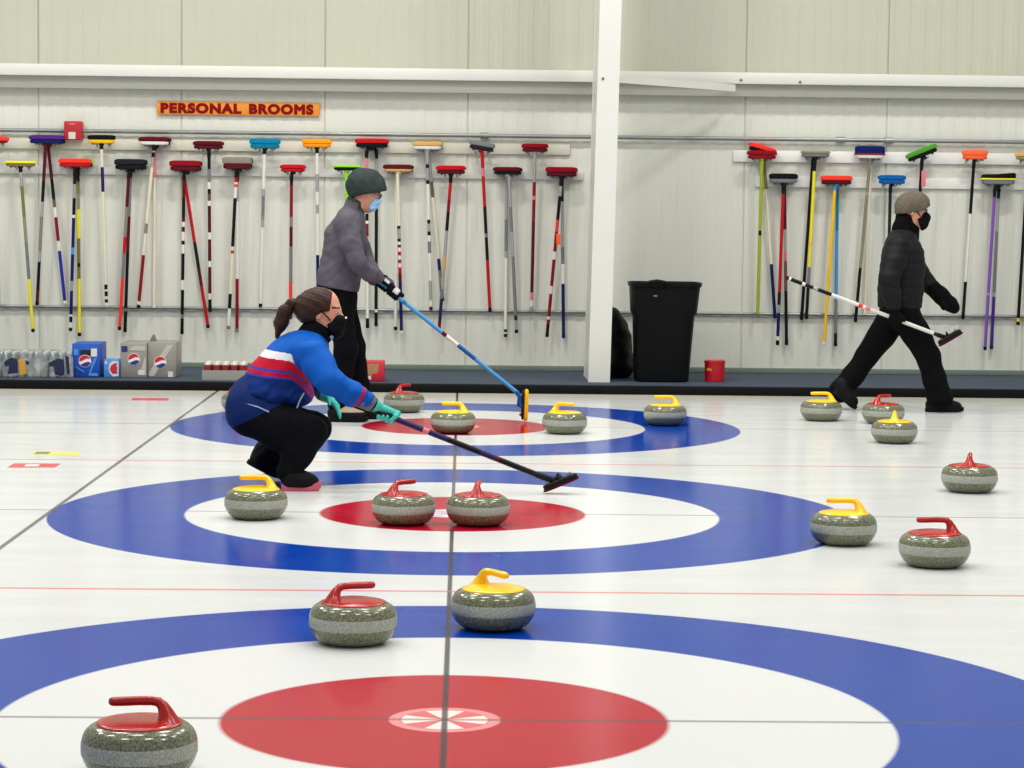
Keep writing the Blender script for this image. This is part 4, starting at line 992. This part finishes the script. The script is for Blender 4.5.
hatm = cloth('hat_charcoal', (58, 66, 64), 0.95, 0.8, 260, 0.2)
hc = A_(366.8, 184.5)
def hatn(X, Y, Z): return 0.0022*np.sin(95*(X*0.94+Z*0.3))*np.sin(70*(Z))+folds(0.003, 30)(X, Y, Z)
hprim = [ell(hc, (0.130, 0.108, 0.108), 0.30, 0.02), ell(A_(362, 187), (0.108, 0.1, 0.096), 0.2, 0.03)]
pa, pb = A_(349, 197.5), A_(387, 190.5); nn = np.array((pb[2]-pa[2], 0, -(pb[0]-pa[0]))); nn = nrm(nn); nn = nn if nn[2] < 0 else -nn
hat = sdf_mesh('knit_hat', hprim, 0.006, hatm, man, cuts=[(pa, nn)], noise=hatn)
hb = sdf_mesh('hat_band', [ell(hc, (0.1325, 0.111, 0.111), 0.30, 0.02), ell(A_(362, 187), (0.111, 0.103, 0.099), 0.2, 0.03)], 0.006, hatm, hat, cuts=[(pa+0.001*nn, nn), (pa-nn*0.034, -nn)], noise=hatn)
maskm = mat('mask_blue', (146, 202, 236), 0.8, vary=0.05)
mk = sdf_mesh('face_mask', [cap(Q(0.086, 0, -0.040), Q(0.080, 0, -0.088), 0.030, 0.031, 0.03, ((0, 1, 0), 1.6)), cap(Q(0.106, 0, -0.036), Q(0.092, 0, -0.07), 0.020, None, 0.02)], 0.005, maskm, man,
              cuts=[(Q(0.066, 0, -0.05), nrm(Q(0, 0, 0)-Q(1, 0, -0.25)))], noise=lambda X, Y, Z: 0.0015*np.sin(260*(Z-0.3*X)))
for q in (-1, 1):
    bm = bmesh.new(); tube(bm, [Q(0.075, q*0.055, -0.035), Q(0.035, q*0.075, -0.02), Q(0.002, q*0.088, 0.004)], 0.0022, 6); bmobj('ear_loop', bm, mat('loop_white', (214, 220, 222), 0.7), mk)
gl = thing('glasses', (0, 0, 0), None, None); gl.parent = man; gl.location = -man.location
glm = mat('glasses_frame', (36, 26, 24), 0.3)
gl.location = Vector(Q(0.1, 0, 0))-man.location
for q in (-1, 1):
    bm = bmesh.new(); tube(bm, [Q(0.103, q*0.066, 0.010), Q(0.05, q*0.080, 0.006), Q(-0.005, q*0.084, 0.004)], 0.003, 6); bmobj('temple_arm', bm, glm, gl)
    bm = bmesh.new(); s_ = np.cross(nrm((math.sin(.42), 0, math.cos(.42))), nrm((math.cos(.42), -.05, -math.sin(.42))))
    pts = [Q(0.108, q*0.036+0.028*math.cos(t), 0.0+0.019*math.sin(t)) for t in np.linspace(0, 2*PI, 21)]; tube(bm, pts, 0.0028, 6); bmobj('lens_rim', bm, glm, gl)
bm = bmesh.new(); tube(bm, [Q(0.108, -0.010, 0.004), Q(0.114, 0, 0.007), Q(0.108, 0.010, 0.004)], 0.0026, 6); bmobj('bridge', bm, glm, gl)
glw = cloth('glove_white', (206, 206, 208), 0.7)
def gpick(c, nv):
    def f(ctr, prims): 
        q = (ctr-c)@nv
        return ((q > 0.018) & (np.abs((ctr-c)@sh-0.004) < 0.02)).astype(int)
    return f
for hh, cc, ww, el in ((hR, gR, wR, A_(357, 261, -0.235)), (hL, gL, wL, A_(368, 266, 0.2))):
    cuff = [cap(ww, ww+nrm(V3(el)-ww)*0.05, 0.036, 0.040, 0.02)]
    out = nrm(np.mean([p['a'] for p in hh if p['tag'] == 'palm'], axis=0)-cc)
    sdf_mesh('glove', hh+cuff, 0.0035, [glove_blk, glw], man, pick=gpick(cc, out))
Cb = A_(524.3, 405)
broom('blue broom held by the person in grey, yellow pad standing upright on the far rings', Cb, (0.03, 0.0, 1), (1, 0, -0.03), 0.212, sB, sA,
      [(0, 'sky'), (0.30, 'blue'), (0.42, 'white'), (0.50, 'maroon'), (0.53, 'sky'), (0.78, 'teal'), (0.80, 'sky')], 'gold', 'dark', dep=0.056, pad_t=0.026, base_t=0.02, r=0.0135, plx=1.0, neck=('blue', 0.03), capc='black')
# ------------------------------------------------------------------ crouching woman in the blue jacket
YBW = 5.34
def B__(x, y, dy=0.0): return at(x, y, YBW+dy)
wom = thing('person', (float(B__(285, 490)[0]), YBW-0.1, 0), 'crouching person with a brown ponytail, blue jacket with red band, black mask, teal gloves', 'person')
torsB = chain([B__(262, 396), B__(273, 379), B__(287, 362), B__(302, 351), B__(312, 344)], [0.130, 0.119, 0.110, 0.100, 0.074], 0.05, (YAX, 1.42), 'torso') + [cap(B__(311, 352, -0.11), B__(313, 352, 0.11), 0.078, None, 0.05, t='torso'), cap(B__(264, 393), B__(299, 393), 0.080, 0.072, 0.06, (YAX, 1.9), 'torso')]
collar = [cap(B__(310.5, 340), B__(319, 325), 0.082, 0.068, 0.02, t='collar'), cap(B__(316, 339), B__(324, 331), 0.06, 0.058, 0.02, t='collar')]
elR = B__(328, 380, -0.27); shR = B__(313, 355, -0.18)
bA, bB = at(553, 481, 5.12), at(316, 387.5, 5.17)
bs = nrm(bA-bB)
gRB = bB+(bA-bB)*((386-316)/237.0)+np.array((0, 0, 0)); gLB = bB+(bA-bB)*((338-316)/237.0)
hRB, wRB = grip(gRB, bs, elR, 0.0135, side=1, thumb=1, g=1.02)
elL = B__(318, 382, 0.30); shL = B__(312, 354, 0.18)
wLB = B__(325.5, 395, 0.16); hLB = relaxed(wLB, B__(340, 409, 0.12)-wLB, (-0.3, -0.2, -0.9), (0.4, -0.8, 0.3), 0.88, 0.16)
aRB = chain([shR, (shR+elR)/2+np.array((0.0, 0, -0.004)), elR, (elR*0.45+wRB*0.55), wRB-nrm(wRB-elR)*0.045], [0.082, 0.072, 0.064, 0.057, 0.046], 0.035, None, 'arm')
aLB = chain([shL, elL, wLB-nrm(wLB-elL)*0.045], [0.08, 0.064, 0.045], 0.03, None, 'arm')
hipsB = [cap(B__(252, 408, -0.07), B__(252, 408, 0.07), 0.122, None, 0.05), cap(B__(256, 396), B__(262, 405), 0.12, None, 0.05, (YAX, 1.3))]
lRB = chain([B__(251, 413, -0.09), B__(282, 428, -0.13), B__(311, 432, -0.16)], [0.118, 0.108, 0.080], 0.04) + chain([B__(311, 433, -0.16), B__(298, 452, -0.17), B__(288, 472, -0.17)], [0.078, 0.074, 0.056], 0.03)
lLB = chain([B__(252, 413, 0.09), B__(285, 424, 0.14), B__(315, 428, 0.17)], [0.118, 0.105, 0.080], 0.04) + chain([B__(315, 428, 0.17), B__(288, 446, 0.16), B__(264, 461, 0.15)], [0.078, 0.074, 0.054], 0.03)
hp, Q, pk = face(B__(322.3, 311.2), (math.cos(0.06), -0.12, -math.sin(0.06)), (math.sin(0.06), 0, math.cos(0.06)), 0.90)
neckB = [cap(B__(311, 340), B__(318, 318), 0.052, 0.050, 0.03)]
body = shrink(torsB[:-1]+aRB+aLB+hipsB+lRB+lLB, 0.022)+[cap(elR, wRB, 0.05, 0.026, 0.02), cap(elL, wLB, 0.045, 0.026, 0.02)]+neckB+hp+shrink(hRB+hLB, 0.004, 0.004)
sdf_mesh('body', body, 0.006, BODY_M, wom, pick=pk)
jb = cloth('jacket_blue', (14, 86, 176), 0.6, 0.15, 200); jw = cloth('jacket_white', (228, 226, 228), 0.6, 0.15); jr = cloth('jacket_red', (186, 22, 46), 0.6, 0.15); jn = cloth('jacket_navy', (18, 48, 112), 0.6, 0.15); jp = cloth('jacket_violet', (70, 60, 160), 0.6)
P0, PX, PZ_ = B__(257, 357), (B__(258, 357)-B__(257, 357)), (B__(257, 358)-B__(257, 357))
sx_, sz_ = PX[0], PZ_[2]
def jpick(ctr, prims):
    u = 257+(ctr[:, 0]-P0[0])/sx_; v = 357+(ctr[:, 2]-P0[2])/sz_
    arm = nearest_tag(ctr, prims, 'arm')
    t = v-(355.5+0.11*(u-264)+0.13*np.maximum(u-291, 0)**1.6)   # band coordinate, dipping to the front
    mi = np.zeros(len(ctr), int)
    mi[(t > -7.5) & (t < 0) & (u < 301)] = 1; mi[(t >= 0) & (t < 10)] = 2; mi[(t >= 10) & (t < 13)] = 4; mi[(t >= 13) & (t < 17)] = 2; mi[(t >= 17) & (t < 19)] = 4; mi[t >= 19] = 3
    mi[arm] = 0
    wv = (ctr-wRB)@nrm(elR-wRB)
    cuffz = arm & (np.linalg.norm(ctr-wRB, axis=1) < 0.13)
    mi[cuffz & (wv > 0.078) & (wv < 0.092)] = 2; mi[cuffz & (wv > 0.060) & (wv < 0.072)] = 4
    mi[arm & (u > 312) & (u < 352) & (t > 16+0*u) & (v > 372+0.62*(u-312)) & (v < 376+0.62*(u-312)) ] = 2
    return mi
jk = sdf_mesh('jacket', torsB+aRB+aLB, 0.0045, [jb, jw, jr, jn, jp], wom, pick=jpick, noise=lambda X, Y, Z: folds(0.004, 28, 0.7)(X, Y, Z)+np.clip((0.60-Z)*6, 0, 1)*folds(0.006, 52, 0.2)(X, Y, Z),
              cuts=[(B__(250, 389), nrm((-0.42, 0, -1)))])
colm = cloth('collar_black', (16, 16, 20), 0.8)
co_ = sdf_mesh('collar', collar, 0.006, colm, jk, cuts=[(B__(319, 321.5), nrm((0.45, 0, 0.8)))])
bm = bmesh.new(); p = B__(331.5, 337.5, -0.075); lathe(bm, p, [(0.010, 0), (0.010, 0.004), (0.006, 0.006)], 12, ax=(0.5, -1, 0.1)); bmobj('collar_snap', bm, mat('snap_grey', (96, 140, 150), 0.4), jk)
bm = bmesh.new(); zp = [B__(x, y, -0.165-d) for x, y, d in ((304, 393, 0.0), (300, 400, 0.01), (297, 408, 0.012))]
tube(bm, zp, 0.004, 6); bmobj('drawcord', bm, mat('cord_pale', (150, 170, 190), 0.5), jk)
cufg = cloth('cuff_grey', (110, 112, 116), 0.9)
for ww, el in ((wRB, elR), (wLB, elL)):
    d = nrm(el-ww)
    sdf_mesh('cuff', [cap(ww+d*0.022, ww+d*0.052, 0.043, 0.046, 0.01)], 0.006, cufg, jk, noise=folds(0.002, 60))
    sdf_mesh('glove_strap', [cap(ww+d*0.004, ww+d*0.014, 0.037, 0.038, 0.01)], 0.006, colm, wom)
pn = cloth('trousers_hip_highlight', (18, 38, 92), 0.7, 0.2); pbk = cloth('trousers_black', (11, 12, 18), 0.8, 0.2)  # blue highlight over the hips put into the cloth colour; legs near black
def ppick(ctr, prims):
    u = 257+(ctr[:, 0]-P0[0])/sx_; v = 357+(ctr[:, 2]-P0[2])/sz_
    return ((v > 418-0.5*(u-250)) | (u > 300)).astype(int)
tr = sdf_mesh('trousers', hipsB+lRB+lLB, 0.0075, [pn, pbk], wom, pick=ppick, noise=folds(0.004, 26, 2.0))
pts = [B__(236, 402, -0.165), B__(246, 403.5, -0.195), B__(258, 407, -0.212), B__(269, 412, -0.222)]
bm = bmesh.new(); tube(bm, pts, 0.0035, 6); bmobj('piping', bm, mat('piping_pale', (150, 165, 190), 0.6), tr)
pinkr = mat('sole_pink', (206, 92, 112), 0.6)
g0, g1 = onz(281, 491.5), onz(320, 491)
shoe(wom, (float(g0[0]), float(g0[1])+0.05, 0), (float(g1[0]), float(g1[1])+0.03, 0), 0, (float(B__(289, 472, -0.17)[0]), float(g0[1])+0.05, 0.092), blk_sh, pinkr, sole_t=0.034)
g2 = onz(277, 480)
shoe(wom, (float(g2[0])-0.155, float(g2[1]), 0.085), (float(g2[0])+0.01, float(g2[1])+0.01, 0.0), 0, (float(B__(263, 458, 0.15)[0]), float(g2[1]), 0.165), blk_sh, rub)
hairm = mat('hair_brown', (50, 26, 14), 0.5, spec=0.25, vary=0.6, scale=60, bump=0.5, bscale=160)
def hairn(X, Y, Z): return 0.0007*np.sin(330*(Z+0.35*X)+40*Y)+0.0009*np.sin(150*(Z*0.8+0.5*X)+60*Y)
hpr = [ell(B__(319.3, 306), (0.102, 0.086, 0.096), 0.05, 0.03), ell(B__(310, 309), (0.076, 0.083, 0.084), 0.1, 0.03), ell(B__(302, 306), (0.035, 0.04, 0.045), 0, 0.03), sub(ell(B__(330, 318.5), (0.068, 0.2, 0.040), 0.0, 0.012))]
hr = sdf_mesh('hair', hpr, 0.005, hairm, wom, noise=hairn, cuts=[(B__(332.5, 295), nrm((1, 0, -0.12))), (B__(308, 322), nrm((0.2, 0, -1)))])
sdf_mesh('ponytail', chain([B__(301, 304), B__(292, 304), B__(285, 312), B__(281, 323), B__(277, 337)], [0.018, 0.026, 0.034, 0.034, 0.010], 0.02), 0.005, hairm, hr, noise=hairn)
bm = bmesh.new(); tube(bm, [B__(298.5, 303.5), B__(295.5, 304)], 0.025, 14); bmobj('hair_tie', bm, colm, hr)
msk = mat('mask_black', (10, 10, 13), 0.8, vary=0.1, spec=0.1)
mk = sdf_mesh('face_mask', [cap(Q(0.090, 0, -0.048), Q(0.084, 0, -0.105), 0.034, 0.038, 0.03, ((0, 1, 0), 1.5)), cap(Q(0.114, 0, -0.048), Q(0.096, 0, -0.09), 0.021, None, 0.03), cap(Q(0.05, -0.035, -0.10), Q(0.05, 0.035, -0.10), 0.036, None, 0.04)], 0.005, msk, wom,
              cuts=[(Q(0.036, 0, -0.06), nrm(Q(0, 0, 0)-Q(1, 0, 0.55)))])
for q in (-1, 1):
    bm = bmesh.new(); tube(bm, [Q(0.062, q*0.064, -0.045), Q(0.03, q*0.082, -0.012), Q(0.004, q*0.092, 0.012)], 0.0035, 6); bmobj('ear_loop', bm, msk, mk)
bm = bmesh.new(); tube(bm, [Q(0.118, -0.03, -0.040), Q(0.136, 0, -0.026), Q(0.118, 0.03, -0.040)], 0.005, 6); bmobj('nose_strip', bm, mat('strip_white', (224, 222, 220), 0.5), mk)
teal = cloth('glove_teal', (78, 196, 178), 0.7, 0.15)
teald = cloth('glove_dark', (30, 44, 70), 0.7)
for hh, ww, el in ((hRB, wRB, elR), (hLB, wLB, elL)):
    sdf_mesh('glove', hh+[cap(ww, ww+nrm(el-ww)*0.02, 0.034, 0.036, 0.02)], 0.0035, [teal, teald], wom)
ca = math.radians(23)
broom('dark broom held low by the crouching person, black head tilted over the middle rings', at(561, 483.5, 5.12), (math.cos(ca), 0, math.sin(ca)), (math.sin(ca), 0, -math.cos(ca)), 0.192, bA, bB,
      [(0, 'black'), (0.22, 'maroon'), (0.235, 'ink'), (0.30, 'black'), (0.44, 'ink'), (0.52, 'pink'), (0.545, 'ink'), (0.66, 'black')], 'maroon', 'black', dep=0.064, pad_t=0.010, base_t=0.026, r=0.0145, neck=('black', 0.09), capc='black')
# ------------------------------------------------------------------ walking woman in black
YC = 10.2
def C_(x, y, dy=0.0): return at(x, y, YC+dy)
wal = thing('person', (float(C_(902, 411)[0]), YC, 0), 'walking person in a black quilted jacket, grey-brown knit hat and black mask, carrying a broom', 'person')
torsC = chain([C_(900, 303), C_(900.5, 288), C_(902.5, 268), C_(902.5, 252), C_(902, 240)], [0.154, 0.148, 0.146, 0.132, 0.092], 0.05, (YAX, 1.28), 'torso') + [cap(C_(900, 244, -0.11), C_(902, 244, 0.11), 0.086, None, 0.05, t='torso')]
colC = [cap(C_(902.5, 236), C_(905.5, 218), 0.078, 0.070, 0.03, t='collar'), cap(C_(903, 230), C_(912, 228), 0.07, 0.05, 0.03)]
cB, cA = at(786, 277.5, 9.95), at(946, 338, 9.95); cs = nrm(cA-cB)
gRC = cB+(cA-cB)*((895-786)/160.0)
elC = C_(889, 279, -0.27); shC = C_(898, 247, -0.18)
hRC, wRC = grip(gRC, cs, elC, 0.0135, side=-1, thumb=1, g=1.1)
aRC = chain([shC, (shC+elC)/2, elC, elC*0.5+wRC*0.5, wRC], [0.085, 0.080, 0.070, 0.062, 0.050], 0.03, None, 'arm')
shCL, elCL, wCL = C_(905, 247, 0.18), C_(922, 278, 0.24), C_(938, 293, 0.2)
aLC = chain([shCL, elCL, wCL], [0.084, 0.066, 0.055], 0.03, None, 'arm')
md = nrm(C_(953, 307, 0.19)-wCL); mup = nrm(np.cross(md, (0, 1, 0)))
hLC = relaxed(wCL, md, (0, 1, 0), mup, 0.85, 0.05)
hipC = [cap(C_(899, 303, -0.05), C_(899, 303, 0.05), 0.125, None, 0.05), cap(C_(899, 296), C_(899, 310), 0.125, None, 0.05, (YAX, 1.25))]
lRC = chain([C_(903, 312, -0.08), C_(916, 334, -0.085), C_(928, 356, -0.085), C_(934, 378, -0.08), C_(939.5, 397, -0.075)], [0.115, 0.100, 0.082, 0.080, 0.094], 0.03)
lLC = chain([C_(896, 312, 0.08), C_(882, 335, 0.085), C_(866, 357, 0.085), C_(853, 376, 0.085), C_(840.5, 391, 0.08)], [0.115, 0.098, 0.080, 0.075, 0.084], 0.03)
hp, Q, pk = face(C_(912.6, 210), (math.cos(0.08), -0.10, -math.sin(0.08)), (math.sin(0.08), 0, math.cos(0.08)), 0.90)
neckC = [cap(C_(903, 238), C_(908, 214), 0.054, 0.050, 0.03)]
body = shrink(torsC+aRC+aLC+hipC+lRC+lLC, 0.024)+neckC+hp+shrink(hRC+hLC, 0.004, 0.004)
sdf_mesh('body', body, 0.0065, BODY_M, wal, pick=pk)
puf = mat('puffer_black', (24, 24, 26), 0.6, vary=0.15, scale=12, bump=0.2, bscale=120, spec=0.15); glb = cloth('mitten_black', (12, 12, 14), 0.8)
def quilt(X, Y, Z): return -0.0042*np.abs(np.sin((Z+0.05*X)*PI/0.058))**0.6+0.002+folds(0.003, 26)(X, Y, Z)
jc = sdf_mesh('quilted_jacket', torsC+aRC+aLC, 0.0075, puf, wal, noise=quilt, cuts=[(C_(900, 308), (0, 0, -1))])
sdf_mesh('collar', colC, 0.007, glb, jc, cuts=[(C_(905, 213.5), nrm((0.35, 0, 1)))], noise=folds(0.003, 40))
sdf_mesh('trousers', hipC+lRC+lLC, 0.008, black_cl, wal, noise=folds(0.0035, 22, 1.5), cuts=[(C_(941, 401), nrm((0.1, 0, -1))), ] if False else [((0, 0, 0.05), (0, 0, -1))])
hcm = cloth('hat_greybrown', (106, 97, 84), 0.95, 0.8, 260, 0.2)
hpC = [ell(C_(913.3, 203.8), (0.118, 0.098, 0.094), -0.05, 0.02), ell(C_(904, 209), (0.066, 0.088, 0.088), 0.1, 0.03), cap(C_(922, 207.5, -0.045), C_(922, 207.5, 0.045), 0.038, None, 0.03)]
def hatn2(X, Y, Z): return 0.002*np.sin(150*(X+0.2*Z))*np.sin(130*Z)
ht = sdf_mesh('knit_hat', hpC, 0.006, hcm, wal, noise=hatn2, cuts=[(C_(907, 213.2), nrm((0.08, 0, -1))), (C_(917, 212), nrm((0.5, 0, -1)))])
sdf_mesh('hat_brim', [cap(C_(916, 204.5, -0.07), C_(916, 204.5, 0.07), 0.03, None, 0.02), cap(C_(924.5, 203.5, -0.04), C_(924.5, 203.5, 0.04), 0.036, None, 0.02)], 0.006, hcm, ht, noise=hatn2, cuts=[(C_(918, 210.6), nrm((0.25, 0, -1)))])
mk = sdf_mesh('face_mask', [cap(Q(0.092, 0, -0.044), Q(0.084, 0, -0.104), 0.036, 0.042, 0.03, ((0, 1, 0), 1.5)), cap(Q(0.120, 0, -0.050), Q(0.1, 0, -0.09), 0.023, None, 0.03), cap(Q(0.04, -0.035, -0.11), Q(0.04, 0.035, -0.11), 0.044, None, 0.04)], 0.005, msk, wal,
              cuts=[(Q(0.034, 0, -0.06), nrm(Q(0, 0, 0)-Q(1, 0, 0.55)))])
for q in (-1, 1):
    bm = bmesh.new(); tube(bm, [Q(0.062, q*0.064, -0.045), Q(0.03, q*0.082, -0.012), Q(0.004, q*0.092, 0.012)], 0.0035, 6); bmobj('ear_loop', bm, msk, mk)
gl = thing('glasses', (0, 0, 0), None, None); gl.parent = wal; gl.location = Vector(Q(0.1, 0, 0))-wal.location
for q in (-1, 1):
    bm = bmesh.new(); tube(bm, [Q(0.1, q*0.062, 0.008), Q(0.05, q*0.080, 0.006), Q(-0.005, q*0.084, 0.004)], 0.0026, 6); bmobj('temple_arm', bm, glm, gl)
    bm = bmesh.new(); tube(bm, [Q(0.108, q*0.036+0.026*math.cos(t), 0.0+0.018*math.sin(t)) for t in np.linspace(0, 2*PI, 21)], 0.0024, 6); bmobj('lens_rim', bm, glm, gl)
sdf_mesh('glove', hRC+[cap(wRC, wRC+nrm(elC-wRC)*0.05, 0.042, 0.05, 0.02)], 0.004, glb, wal)
md = nrm(C_(953, 307, 0.19)-wCL); mup = nrm(np.cross(md, (0, 1, 0)))
mit = [cap(wCL-md*0.05, wCL+md*0.03, 0.058, 0.054, 0.02), cap(wCL+md*0.03, wCL+md*0.125, 0.058, 0.050, 0.03, ((0, 1, 0), 0.8)), cap(wCL+md*0.125, wCL+md*0.165, 0.050, 0.036, 0.03, ((0, 1, 0), 0.8)),
       cap(wCL+md*0.04-mup*0.02, wCL+md*0.09-mup*0.05+np.array((0, -0.05, 0)), 0.030, 0.024, 0.02)]
sdf_mesh('mitten', mit, 0.005, glb, wal, noise=folds(0.002, 45))
f0, f1 = onz(927, 412.5), onz(964, 412.5)
shoe(wal, (float(f0[0]), float(f0[1])+0.05, 0), (float(f1[0]), float(f1[1])+0.03, 0), 0, (float(f0[0])+0.075, float(f0[1])+0.05, 0.092), blk_sh, rub, sole_t=0.026)
bm = bmesh.new(); q = C_(951, 403, -0.07); 
k0 = onz(855, 411)
shoe(wal, (float(C_(833.5, 395)[0]), float(k0[1])+0.06, 0.125), (float(k0[0]), float(k0[1])+0.04, 0.0), 0, (float(C_(842, 390)[0]), float(k0[1])+0.06, 0.19), blk_sh, rub, sole_t=0.026)
ca = math.radians(31)
broom('white broom carried by the walking person, with a black head and maroon pad', at(950.5, 338.5, 9.95), (math.cos(ca), 0, math.sin(ca)), (math.sin(ca), 0, -math.cos(ca)), 0.195, cA, cB,
      [(0, 'dark'), (0.07, 'white'), (0.43, 'white'), (0.47, 'pink'), (0.50, 'white'), (0.52, 'coral'), (0.545, 'white'), (0.715, 'black'), (0.80, 'silver'), (0.83, 'black'), (0.88, 'white'), (0.90, 'black'), (0.97, 'white')], 'maroon', 'black', dep=0.064, pad_t=0.012, base_t=0.03, r=0.0135, neck=('black', 0.07), capc='maroon')
